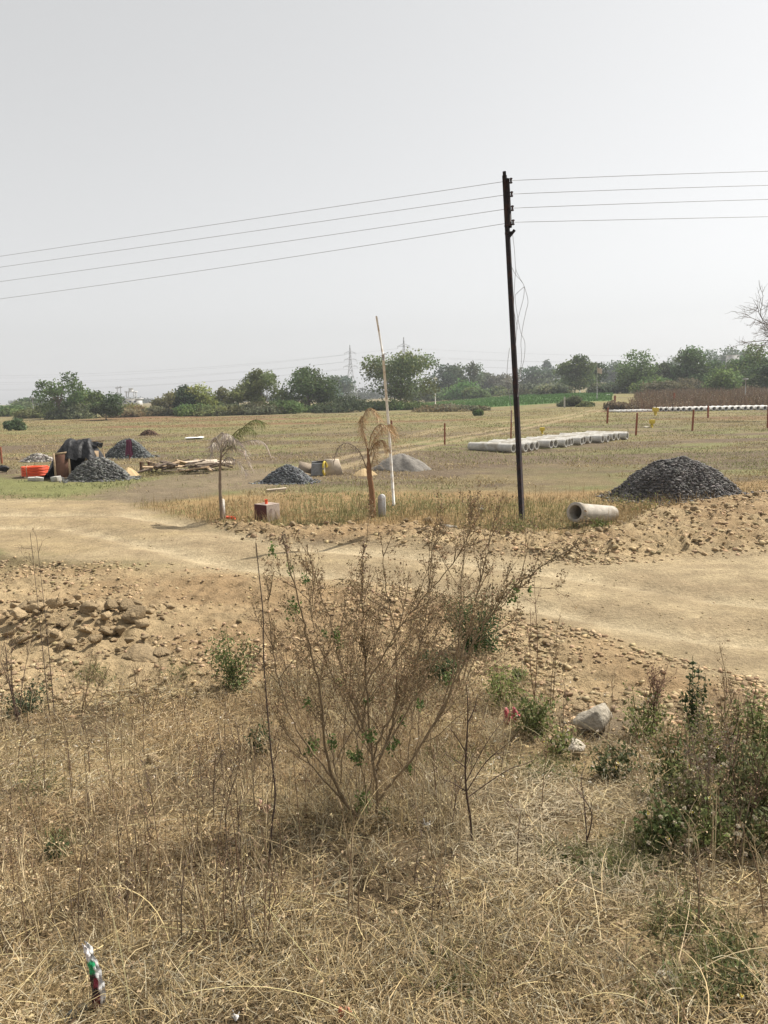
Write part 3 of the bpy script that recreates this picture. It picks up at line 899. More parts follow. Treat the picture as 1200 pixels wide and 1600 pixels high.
# ------------------------------------------------------------------ white pole, stones, posts
def site_markers():
    b = G(616, 790); b = at_y(616, 790, b[1]); b[2] = ground(b[0], b[1])
    t = thing('flag_pole', b, 'thin white pole leaning left beside the brown palm', 'pole')
    top = at_y(588, 494, b[1]); mid = at_y(598.5, 556, b[1])
    mb = MB(); tube(mb, [b - np.array([0, 0, 0.2]), (b + mid) / 2 + np.array([0.01, 0, 0]), mid], [0.036, 0.033, 0.031], 10); mb.build('shaft', M['white_paint'], t, b)
    mb = MB(); tube(mb, [mid - (top - mid) * 0.06, top], [0.024, 0.022], 10); mb.build('upper_tube', M['white_paint'], t, b)
    mb = MB(); tube(mb, [mid - (top - mid) * 0.12, mid + (top - mid) * 0.03], 0.038, 10); mb.build('sleeve', M['grey_paint'], t, b)
    mb = MB(); q = at_y(597, 553, b[1]); tube(mb, [q, q + np.array([0.10, -0.02, 0.0]), q + np.array([0.11, -0.02, -0.02])], 0.014, 6); mb.build('hook', M['grey_paint'], t, b)

    def marker_stone(px, py, w, h, d, mat, label):
        p = G(px, py)
        prof = [(-w / 2, -0.1), (w / 2, -0.1), (w / 2, h - w / 2)] + [(w / 2 * math.cos(a), h - w / 2 + w / 2 * math.sin(a)) for a in np.linspace(0, math.pi, 9)[1:-1]] + [(-w / 2, h - w / 2)]
        n = len(prof)
        v = np.array([[x, y, z] for y in (-d / 2, d / 2) for x, z in prof])
        i = np.arange(n); f4 = np.stack([i, (i + 1) % n, (i + 1) % n + n, i + n], 1)
        mb = MB(); mb.add(v @ rotm((0, 0, 1), random.uniform(-0.3, 0.3)).T + p, [f4, np.array([i[::-1]]), np.array([i + n])])
        tag(mb.build('marker_stone', mat, origin=p), label, 'marker stone')
    marker_stone(349.5, 812, 0.085, 0.42, 0.07, M['white_paint'], 'narrow white round topped marker beside the left palm')
    marker_stone(597, 808, 0.15, 0.52, 0.10, M['grey_paint'], 'grey round topped marker stone right of the brown palm')

    # block with an orange stub
    p = G(416, 816)
    k = mpp(p)
    t = thing('plinth_block', p, 'maroon and white masonry block with an orange stub on top', 'block')
    R_ = rotm((0, 0, 1), rad(-38))
    mb = MB(); box(mb, p + np.array([0, 0.18, 0.18]), (0.38, 0.38, 0.38), R_, bevel=0.008)
    o = mb.build('block', M['maroon'], t, p)
    o.data.materials.append(M['marble'])
    for pg in o.data.polygons:
        c = pg.normal
        if c.z > 0.5 or (c.x > 0.3 and c.y < 0.9): pg.material_index = 1
    mb = MB(); tube(mb, [p + np.array([0.0, 0.12, 0.36]), p + np.array([0.0, 0.12, 0.47])], 0.033, 12); mb.build('orange_stub', M['orange'], t, p)
    p = G(361, 815)
    mb = MB(); tube(mb, [p + np.array([-0.1, 0.03, 0.05]), p + np.array([0.1, -0.03, 0.04])], 0.032, 10)
    tag(mb.build('pipe_offcut', M['orange'], origin=p), 'short orange pipe offcut lying on the berm by the left palm', 'pipe')

    posts = [(612, 657, 673, 'rust red post in the field behind the leaning white pole'),
             (695, 661, 695, 'rust red post standing alone between white pole and pipe row'),
             (798.5, 641, 690, 'rust red post just left of the dark power pole'),
             (949, 637, 662, 'rust red post left of the thin white pipe row'),
             (994, 645, 680, 'rust red post at the right end of the diagonal pipe row'),
             (1082, 640, 673, 'rust red post in front of the far pipe row'),
             (1106, 634, 653, 'short rust red post just before the far pale pipes'),
             (1199, 632, 669, 'rust red post cut by the right edge of the view'),
             (960.5, 618, 636, 'small rust red post at the edge of the green crop'),
             (1053, 614, 634, 'small rust red post against the dry stalks'),
             (3, 698, 724, 'rust orange post cut by the left edge of the view')]
    for px, ty, by, lab in posts:
        p = G(px, by); h = at_y(px, ty, p[1])[2] - p[2]
        w = max(0.07, 2.3 * mpp(p))
        mb = MB(); box(mb, p + np.array([0, 0, h / 2 - 0.1]), (w, w, h + 0.2), eul(random.uniform(-.03, .03), random.uniform(-.03, .03), random.uniform(0, 1.5)), taper=0.92, bevel=0.01)
        tag(mb.build('boundary_post', M['rust_post'], origin=p), lab, 'post', 'rust red boundary posts in the field')
    p = G(882, 637); h = at_y(882, 620, p[1])[2] - p[2]
    mb = MB(); box(mb, p + np.array([0, 0, h / 2]), (0.22, 0.22, h), taper=0.85, bevel=0.015)
    tag(mb.build('concrete_post', M['concrete'], origin=p), 'stout grey post at the near edge of the green crop', 'post')

    # yellow markers
    for px, by, ty, w, lab in ((1018.5, 668, 656, 7, 'bright yellow marker standing nearest beside a flat grey stone'),
                               (1024, 649, 637, 8, 'pale yellow marker behind the bright one at the far pipes'),
                               (847, 678, 668, 7, 'yellow marker peeping over the pipes right of the dark pole')):
        p = G(px, by); k = mpp(p); h = (by - ty) * k
        t = thing('field_marker', p, lab, 'marker', 'yellow markers set out in the field')
        mb = MB(); tube(mb, [p, p + np.array([0, 0, h * 0.5])], [w * k * 0.25, w * k * 0.3], 8); mb.build('stem', M['yellow'], t, p)
        mb = MB(); box(mb, p + np.array([0, 0, h * 0.75]), (w * k, w * k * 0.7, h * 0.5), taper=1.12, bevel=0.02); mb.build('head', M['yellow'], t, p)
    rock(1010, 668, 12, 'flat grey stone beside the bright yellow marker', None, 0.5, GREY_ME[0])
site_markers()

# ------------------------------------------------------------------ the camp on the left
def camp():
    b = G(112, 749); k = mpp(b)
    t = thing('tarp_shelter', b, 'low shelter of black tarpaulin with a brown door panel', 'shelter')
    # dome of tarpaulin: ribs of a rough tent profile, pulled into folds
    n, m = 40, 26
    u = np.linspace(-1, 1, n); v = np.linspace(0, 1, m)
    Uu, V = np.meshgrid(u, v, indexing='ij')
    hw = 1.03; depth = 1.6
    prof = np.clip((1 - np.abs(Uu - 0.14) / np.where(Uu < 0.14, 1.14, 0.86)) * 1.7, 0, 1)
    hgt = 1.28 * (0.55 * prof + 0.45 * np.sin(prof * math.pi / 2))
    x = Uu * hw * (1 - 0.0 * V); y = V * depth
    cross = np.sin(np.clip(V * 1.15 + 0.05, 0, 1) * math.pi) ** 0.33
    edge = sstep(1.0, 0.55, np.abs(Uu))
    z = hgt * cross
    folds = 0.022 * np.sin(Uu * 13 + 3.5 * V + 2 * np.sin(Uu * 4)) + 0.010 * np.sin(Uu * 37 + 1 + 3 * V) + 0.15 * (fbm(Uu * 3.2, V * 3, 5) - 0.5) * 2
    y = y + folds * (1 - V) * 1.4; z = z + 0.11 * (fbm(Uu * 5 + 3, V * 4, 8) - 0.5) * 2 * (z > 0.2)
    z = np.maximum(z, 0)
    x = x + 0.04 * (fbm(Uu * 3, V * 4, 4) - 0.5)
    i = np.arange(n - 1)[:, None] * m + np.arange(m - 1)[None]
    f = np.stack([i, i + m, i + m + 1, i + 1], -1).reshape(-1, 4)
    mb = MB(); mb.add(np.stack([x, y, z], -1).reshape(-1, 3) + b, f); mb.build('tarpaulin', M['tarp'], t, b, smooth=True)
    mb = MB()
    for q in range(5):       # rolled and bunched plastic along the ridge
        xs = np.linspace(-0.35, 0.75, 12)
        tube(mb, np.stack([xs, 0.75 + 0.14 * q - 0.28 + 0.05 * np.sin(xs * 9 + q), 1.22 - 0.30 * np.abs(xs - 0.16) ** 1.5 + 0.04 * np.sin(xs * 7 + q * 2)], 1) + b, U(0.035, 0.075, 12), 7)
    mb.build('ridge_roll', M['tarp'], t, b, smooth=True)
    # door panel, leaning
    R_ = rotm((0, 1, 0), rad(-5)) @ rotm((1, 0, 0), rad(-12)) 
    def lp(c): return np.array(c) @ R_.T + b + np.array([-0.22, -0.12, 0.05])
    mb = MB(); box(mb, lp((0, 0, 0.42)), (0.43, 0.03, 0.78), R_); d = mb.build('door', M['door_panel'], t, b)
    mb = MB()
    for cx in (-0.245, 0.245): box(mb, lp((cx, -0.01, 0.43)), (0.06, 0.06, 0.90), R_)
    for cz in (0.0, 0.855): box(mb, lp((0, -0.01, cz)), (0.43, 0.056, 0.06), R_)
    mb.build('door_frame', M['fresh_timber'], d, b)
    mb = MB(); box(mb, b + np.array([0.60, 0.35, 0.72]), (0.44, 0.03, 0.42), eul(-0.15, 0.05, 0.1)); mb.build('side_board', M['fresh_timber'], t, b)
    mb = MB(); tube(mb, [b + np.array([-0.1, 0.5, 1.22]), b + np.array([0.95, 0.7, 1.24])], 0.022, 6); mb.build('ridge_stick', M['fresh_timber'], t, b)
    # yellow sack
    p = G(154, 716); p = at_y(154, 722, b[1] + 0.55); p[2] = at_y(154, 724, p[1])[2]
    mb = MB(); vv, ff = rock_mesh(71, (1, 0.7, 0.7), 2, 0.25)
    mb.add(vv * np.array([0.19, 0.14, 0.19]) @ eul(0.2, 0.5, 0).T + p + np.array([0, 0, 0.1]), ff)
    mb.build('yellow_sack', M['yellow_bag'], t, b, smooth=True)
    # stick
    p = G(165, 722)
    mb = MB(); tube(mb, [p + np.array([0.02, 0, -0.1]), p + np.array([-0.05, 0, 0.35]), p + np.array([-0.14, 0, at_y(159, 689, p[1])[2] - p[2]])], [0.03, 0.026, 0.02], 6)
    tag(mb.build('wooden_stick', M['fresh_timber'], origin=p), 'bare wooden stick standing between shelter and gravel heap', 'stick')
    # orange coil of ducting
    p = G(47, 747); w = 43 * mpp(p)
    t = thing('duct_coil', p, 'bright orange coil of plastic ducting lying flat on the grass', 'duct coil')
    mb = MB(); a = np.linspace(0, 2 * math.pi * 9, 9 * 40)
    zz = 0.03 + a / (2 * math.pi * 9) * 0.33 + 0.012 * np.sin(a * 0.37)
    tube(mb, np.stack([np.cos(a) * w * 0.46, np.sin(a) * w * 0.46 + w * 0.46, zz], 1) + p, 0.0225, 8)
    a2 = a + 0.3
    tube(mb, np.stack([np.cos(a2) * w * 0.40, np.sin(a2) * w * 0.40 + w * 0.46, zz], 1) + p, 0.028, 6)
    mb.build('duct', M['orange'], t, p, smooth=True)
    for an in (0.6, 2.6, 4.5):
        mb = MB(); q = p + np.array([math.cos(an) * w * 0.485, math.sin(an) * w * 0.485 + w * 0.46, 0.22])
        box(mb, q, (0.012, 0.03, 0.40), rotm((0, 0, 1), an)); mb.build('tie', M['fresh_timber'], t, p)
    # black sack at the left edge
    p = G(3, 739)
    mb = MB(); vv, ff = rock_mesh(72, (1, 0.8, 0.75), 3, 0.2); mb.add(vv * np.array([0.30, 0.25, 0.24]) + p + np.array([0, 0.1, 0.14]), ff)
    tag(mb.build('black_sack', M['tarp'], origin=p, smooth=True), 'black plastic sack cut by the left edge of the view', 'sack')
    # broken blocks before the shelter
    for px, py, w, lab in ((50, 752, 11, 'grey broken block lying left before the orange coil'), (62, 752, 12, 'grey broken block right before the orange coil'),
                           (88, 752, 15, 'pale flat rubble piece before the brown door panel'), (97, 750, 9, 'small pale rubble piece at the foot of the door panel')):
        p = G(px, py); s = w * mpp(p)
        mb = MB(); box(mb, p + np.array([0, 0, s * 0.25]), (s, s * 0.6, s * 0.55), eul(0.1, random.uniform(-.2, .2), random.uniform(-.6, .6)), bevel=0.02)
        tag(mb.build('broken_block', M['concrete'], origin=p), lab, 'block')
    rock(28, 718, 11, 'white lump beside the rubble heap behind the orange coil', None, 0.7)
    # cloth on a stake
    p = G(203, 718)
    t = thing('cloth_on_stake', p, 'purple striped cloth hung over a short stake before the gravel heap', 'cloth')
    hh = at_y(203, 687, p[1])[2] - p[2]
    mb = MB(); tube(mb, [p - np.array([0, 0, 0.1]), p + np.array([0, 0, hh])], 0.022, 6); mb.build('stake', M['rust_post'], t, p)
    mb = MB(); nn, mm = 14, 10
    uu = np.linspace(-1, 1, nn); vv = np.linspace(0, 1, mm); Ug, Vg = np.meshgrid(uu, vv, indexing='ij')
    xx = Ug * (0.10 + 0.06 * Vg) + 0.02 * np.sin(Vg * 6); yy = -0.03 + 0.035 * np.sin(Ug * 9) - 0.02; zz = hh * (1.0 - 0.88 * Vg * (0.9 + 0.1 * np.sin(Ug * 4)))
    i = np.arange(nn - 1)[:, None] * mm + np.arange(mm - 1)[None]
    f = np.stack([i, i + mm, i + mm + 1, i + 1], -1).reshape(-1, 4)
    v1 = np.stack([xx, yy, zz], -1).reshape(-1, 3) + p; v2 = v1 + np.array([0.005, 0.07, 0])
    mb.add(v1, f); mb.add(v2, f[:, ::-1]); mb.build('cloth', M['purple'], t, p, smooth=True)
    # timber stack
    g = 'old planks dumped in a low stack'
    for i in range(58):
        pxa = random.choice([random.gauss(250, 22), random.gauss(315, 24)]); pxa = min(max(pxa, 218), 348)
        far = random.random()
        p = G(pxa, 745 - far * 9 - (pxa - 218) * 0.035)
        L = random.uniform(0.35, 1.0); w = random.uniform(0.06, 0.15); h = random.uniform(0.025, 0.06)
        lay = random.uniform(0.02, 0.42) * (1 - 0.3 * far)
        mb = MB(); box(mb, (0, 0, 0), (L, w, h), bevel=0.004)
        o = mb.build('plank', random.choice([M['timber'], M['timber'], M['fresh_timber'], M['old_timber'], M['old_timber']]))
        o.location = (p[0], p[1] + 0.2, p[2] + lay)
        o.rotation_euler = (random.uniform(-.5, .5), random.uniform(-.3, .3), random.gauss(0.15, 0.8))
        tag(o, 'grey weathered plank in the low dumped stack right of the sand', 'plank', g)
    for i, (px, py, L, lab) in enumerate(((306, 727, 1.5, 'long pale board lying on top of the plank stack'), (325, 729, 1.3, 'broad pale board on the right end of the plank stack'),
                                          (340, 727, 1.1, 'pale board jutting from the far right of the plank stack'))):
        p = G(px, py + 8); 
        mb = MB(); box(mb, (0, 0, 0), (L, 0.26, 0.05), bevel=0.005)
        o = mb.build('plank', M['pale_sheet']); o.location = (p[0], p[1] + 0.15, p[2] + 0.30); o.rotation_euler = (0.1, -0.04 + 0.06 * i, 0.1 - 0.12 * i)
        tag(o, lab, 'plank', g)
    for px, lab in ((222, 'dark cut log standing left at the end of the plank stack'), (234.5, 'dark cut log standing right at the end of the plank stack')):
        p = G(px, 738); mb = MB(); tube(mb, [p, p + np.array([0.0, 0, 0.38])], [0.075, 0.07], 9)
        t = thing('timber_stump', p, lab, 'stump'); mb.build('log', M['door_panel'], t, p)
        mb = MB(); tube(mb, [p + np.array([0.05, -0.03, 0.05]), p + np.array([0.06, -0.03, 0.37])], 0.06, 6); mb.build('pale_side', M['timber'], t, p)
    # hopper by the small gravel heap
    p = G(496, 744)
    t = thing('metal_hopper', p, 'battered metal hopper with a yellow rim and pale sloping board', 'hopper')
    mb = MB(); box(mb, p + np.array([0, 0.14, 0.22]), (0.46, 0.36, 0.42), eul(0, 0, 0.15), taper=0.82, bevel=0.02); mb.build('drum', M['dull_metal'], t, p)
    mb = MB(); tube(mb, [p + np.array([-0.18, 0.1, 0.44]), p + np.array([0.30, 0.1, 0.46])], 0.05, 6); mb.build('lid_bar', M['tarp'], t, p)
    mb = MB(); box(mb, p + np.array([-0.42, 0.25, 0.27]), (0.46, 0.04, 0.34), eul(-0.5, 0.3, 0.1)); mb.build('brown_board', M['timber'], t, p)
    an = np.linspace(0, 2 * math.pi, 25); mb = MB()
    tube(mb, np.stack([0.25 + 0.05 * np.cos(an), 0.05 + 0.13 * np.cos(an), 0.24 + 0.22 * np.sin(an)], 1) + p, 0.035, 8); mb.build('rim', M['yellow'], t, p)
    mb = MB(); v = np.array([[0.28, -0.05, 0.02], [0.86, 0.0, 0.02], [0.70, 0.35, 0.50], [0.22, 0.35, 0.50]]); v = np.concatenate([v, v + np.array([0, 0.03, 0.02])])
    mb.add(v + p, np.array([[0, 1, 2, 3], [7, 6, 5, 4], [0, 4, 5, 1], [1, 5, 6, 2], [2, 6, 7, 3], [3, 7, 4, 0]])); mb.build('pale_board', M['pale_sheet'], t, p)
    p = G(432, 768)
    mb = MB(); box(mb, p + np.array([0, 0, 0.05]), (0.55, 0.11, 0.05), eul(0.1, -0.06, 0.12), bevel=0.006)
    tag(mb.build('plank', M['pale_sheet'], origin=p), 'single pale plank lying in front of the small gravel heap', 'plank')
    p = G(305, 686)
    mb = MB(); s = 26 * mpp(p); nn = 10
    gx, gy = np.meshgrid(np.linspace(-0.5, 0.5, nn) * s, np.linspace(-0.5, 0.5, nn) * 1.1, indexing='ij')
    gz = 0.10 + 0.05 * np.sin(gx * 5) * np.sin(gy * 6)
    i = np.arange(nn - 1)[:, None] * nn + np.arange(nn - 1)[None]; f = np.stack([i, i + nn, i + nn + 1, i + 1], -1).reshape(-1, 4)
    v = np.stack([gx, gy, gz], -1).reshape(-1, 3) + p
    mb.add(v, f); mb.add(v - np.array([0, 0, 0.03]), f[:, ::-1])
    tag(mb.build('white_sheet', M['white_plastic'], origin=p, smooth=True), 'white sheet lying flat in the field behind the left palm', 'sheet')
    # small white litter far out
    for px, py, lab in ((714, 621, 'small white lump in the distant stubble right of the big tree'), (658, 627, 'small white scrap in the stubble beside the big tree'),
                        (906, 611, 'white cloth caught upright at the far field edge'), (950, 613, 'flat white sheet at the far field edge under the thin pole'), (242, 707, 'white scrap beside the gravel heap behind the cloth')):
        D = 150 if py < 640 else G(px, py)[1]
        p = at_y(px, py, D); p[2] = ground(p[0], p[1])
        mb = MB(); vv, ff = rock_mesh(80 + px % 7, (1, 0.6, 0.6), 2, 0.3); s = (0.55 if py < 640 else 0.1)
        sc = np.array([0.35, 0.2, 1.0]) if px == 906 else np.array([1, 0.6, 0.4])
        mb.add(vv * s * sc + p + np.array([0, 0, s * 0.5 * sc[2] * 1.2 + (0.6 if px == 906 else 0)]), ff)
        tag(mb.build('white_scrap', M['white_plastic'], origin=p, smooth=True), lab, 'scrap')
camp()

# ------------------------------------------------------------------ dying palms
def palms():
    def frond(t, base, D, pix, col, n=60, lf=0.22, hang=1.0, name='frond', zj=0.0):
        ctrl = [at_y(x, y, D + zj * i / max(1, len(pix) - 1)) for i, (x, y) in enumerate(pix)]
        path = smooth_path(ctrl, 10)
        mb = MB()
        tube(mb, path, np.linspace(0.012, 0.004, len(path)), 5, np.array(col) * 0.8)
        idx = np.linspace(len(path) * 0.15, len(path) - 1.01, n)
        k = idx.astype(int); q = path[k] + (path[k + 1] - path[k]) * (idx - k)[:, None]
        tan = path[k + 1] - path[k]
        hd = np.arctan2(tan[:, 1], tan[:, 0])
        for s in (-1, 1):
            hh = hd + s * U(0.5, 1.3, n) 
            el = U(-0.9, -0.2, n) if hang > 0.5 else U(0.0, 0.6, n)
            ribbons(mb, q, hh, el, lf * U(0.6, 1.15, n), np.full(n, 0.013), U(0.5, 1.2, n), 4, fcol(col, n, 0.7, 1.3), roll=U(-1.2, 1.2, n))
        mb.build(name, M['grass'], t, base)
    # left palm
    b = G(347, 813); D = b[1]
    t = thing('palm_sapling', b, 'thin dying palm with one green frond beside a white marker', 'palm')
    path = smooth_path([b - np.array([0, 0, .1]), at_y(344, 770, D), at_y(344, 730, D), at_y(346, 705, D)], 8)
    mb = MB(); r = np.linspace(0.042, 0.02, len(path)) * (1 + 0.08 * np.sin(np.arange(len(path)) * 2.1)); tube(mb, path, r, 9, (0.21, 0.165, 0.125)); mb.build('trunk', M['bark'], t, b)
    grey = (0.46, 0.40, 0.35)
    for pix, zj in (([(346, 705), (348, 682), (356, 678), (367, 688)], -0.25), ([(346, 708), (340, 688), (335, 684), (330, 700)], 0.2), ([(345, 710), (352, 690), (370, 688), (384, 705)], -0.3),
                    ([(346, 712), (338, 694), (332, 694), (329, 712)], -0.2), ([(346, 715), (360, 700), (378, 705), (390, 728)], 0.25), ([(346, 706), (352, 684), (346, 676), (338, 690)], 0.3), ([(346, 725), (356, 715), (372, 722), (385, 740)], -0.1)):
        frond(t, b, D, pix, grey, 46, 0.24, 1.0, 'dead_frond', zj)
    frond(t, b, D, [(347, 705), (362, 690), (380, 668), (398, 656), (412, 660)], (0.145, 0.165, 0.06), 60, 0.26, 1.0, 'green_frond', 0.2)
    frond(t, b, D, [(347, 706), (358, 688), (372, 672), (388, 668), (398, 676)], (0.16, 0.17, 0.07), 44, 0.22, 1.0, 'green_frond', -0.2)
    frond(t, b, D, [(347, 706), (370, 694), (395, 688), (412, 692), (422, 712)], grey, 36, 0.2, 1.0, 'dead_frond', 0.3)
    # brown palm
    b = G(583, 810); D = b[1]
    t = thing('palm_sapling', b, 'brown dead palm with thick trunk beside the leaning white pole', 'palm')
    path = smooth_path([b - np.array([0, 0, .1]), at_y(581, 770, D), at_y(577, 740, D), at_y(576, 720, D), at_y(574, 700, D)], 8)
    mb = MB(); r = np.interp(np.arange(len(path)), [0, 8, 20, 24, len(path) - 1], [0.08, 0.062, 0.055, 0.036, 0.016]); r = r * (1 + 0.06 * np.sin(np.arange(len(path)) * 2.3)); tube(mb, path, r, 10, (0.24, 0.135, 0.075)); mb.build('trunk', M['bark'], t, b)
    br = (0.42, 0.30, 0.18)
    for pix, zj, lf in (([(574, 702), (566, 670), (570, 645), (580, 638), (590, 652)], -0.2, 0.26), ([(576, 705), (580, 680), (592, 664), (606, 668), (616, 690)], -0.25, 0.26),
                        ([(575, 705), (570, 680), (564, 660), (566, 650)], 0.2, 0.2), ([(577, 715), (584, 695), (598, 688), (606, 705)], 0.2, 0.22), ([(576, 708), (586, 684), (600, 668), (612, 664), (618, 680)], 0.3, 0.2)):
        frond(t, b, D, pix, br, 64, lf * 1.15, 1.0, 'dead_frond', zj)
    frond(t, b, D, [(574, 735), (562, 706), (545, 693), (530, 698), (521, 722)], (0.26, 0.21, 0.165), 40, 0.16, 1.0, 'dead_frond', -0.3)
    frond(t, b, D, [(577, 740), (583, 716), (587, 706), (590, 725)], br, 26, 0.2, 1.0, 'dead_frond', -0.15)
palms()

# ------------------------------------------------------------------ trees
def tree_parts(base, h, w, trunk_h, col, nleaf, seed, airy=0.0, leaf=None, clumps=9, shape='round', bark=(0.14, 0.11, 0.085), depth=None):
    """trunk with limbs, and a crown of many leaf-sized faces gathered in uneven clumps"""
    r = np.random.default_rng(seed)
    base = np.asarray(base, float)
    depth = depth or w
    trunk, crown = MB(), MB()
    cz0 = trunk_h; ch = h - cz0
    cl = []
    for i in range(clumps):
        for _ in range(20):
            u = r.normal(size=3); u /= np.linalg.norm(u); q = u * r.uniform(0.25, 0.88) ** 0.6
            if shape == 'round' and q[2] > -0.75: break
            if shape != 'round': break
        if shape == 'column': q[:2] *= 0.8
        if shape == 'spread': q[2] = abs(q[2]) * 0.8 - 0.1
        rr = r.uniform(0.26, 0.46) * (1 - 0.35 * airy)
        cl.append((np.array([q[0] * w / 2 * 0.78, q[1] * depth / 2 * 0.78, cz0 + ch * (0.5 + 0.40 * q[2])]), rr))
    tr = max(0.05, h * 0.022)
    top = np.array([0, 0, cz0 + ch * 0.45])
    lean = np.array([r.uniform(-.05, .05) * h, r.uniform(-.05, .05) * h, 0])
    tube(trunk, smooth_path([base - [0, 0, 0.2], base + lean * 0.3 + [0, 0, trunk_h * 0.6], base + lean + top], 5), np.linspace(tr * 1.3, tr * 0.35, 11), 7, bark)
    for c, rr in cl:
        s = base + lean * 0.6 + np.array([0, 0, trunk_h * r.uniform(0.55, 1.0) + 0.1 * h])
        m = s + (base + c - s) * 0.5 + r.normal(size=3) * 0.03 * h
        tube(trunk, smooth_path([s, m, base + c], 4), np.linspace(tr * 0.5, tr * 0.10, 9), 5, bark)
    leaf = leaf or 0.035 * h
    per = int(nleaf / clumps)
    P_, C_, D_ = [], [], []
    for c, rr in cl:
        tone = r.uniform(0.72, 1.28); yel = r.uniform(-0.12, 0.12)
        rad_ = np.array([w / 2, depth / 2, ch / 2]) * rr * np.array([1.15, 1.15, 1.0])
        d = r.normal(size=(per, 3)); d /= np.linalg.norm(d, axis=1, keepdims=True)
        ra = r.uniform(0.15, 1.0, (per, 1)) ** 0.45
        lump = 1 + 0.22 * np.sin(d[:, :1] * 7 + tone * 9) * np.sin(d[:, 1:2] * 6 + 2) + r.normal(size=(per, 1)) * 0.10
        p = base + c + d * ra * lump * rad_
        cc = fcol(np.array(col) * np.array([1.5, 1.62, 1.4]) * tone * np.array([1 + yel, 1, 1 - yel]), len(p), 0.65, 1.35, 0.05)
        P_.append(p - base); C_.append(cc); D_.append(d)
    p = np.concatenate(P_); cc = np.concatenate(C_); d = np.concatenate(D_)
    # fit the crown to its width and height
    for k, e in ((0, w), (1, depth)):
        lo, hi = np.percentile(p[:, k], [2, 98]); p[:, k] = (p[:, k] - (lo + hi) / 2) * e / (hi - lo)
    lo, hi = np.percentile(p[:, 2], [1, 99.5]); z0 = trunk_h * 0.75
    p[:, 2] = z0 + (p[:, 2] - lo) * (h - z0) / (hi - lo)
    ok = p[:, 2] > 0.02; p, cc, d = p[ok] + base, cc[ok], d[ok]
    leaves(crown, p, leaf * U(0.7, 1.4, len(p)), leaf * U(0.55, 1.0, len(p)), cc, nrm=d * 0.8 + np.array([0, 0, 0.35]))
    return trunk, crown

def tree(name, label, px, D, top, wpx, col, nleaf=2600, trunk=0.2, airy=0.0, clumps=10, shape='round', cat='tree', group=None, leaf=None, seed=None, bark=(0.14, 0.11, 0.085), sink=0.0):
    d = ray(px, 620)
    p = EYE + d * (D / d[1]); p[2] = ground(p[0], p[1]) - sink
    h = at_y(px, top, D)[2] - p[2]; w = wpx * D / F
    h = max(h, 0.4)
    t = thing(name, p, label, cat, group)
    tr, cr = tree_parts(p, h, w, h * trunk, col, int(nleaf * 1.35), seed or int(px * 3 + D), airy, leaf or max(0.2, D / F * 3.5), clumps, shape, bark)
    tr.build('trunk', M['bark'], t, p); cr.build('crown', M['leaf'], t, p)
    return t

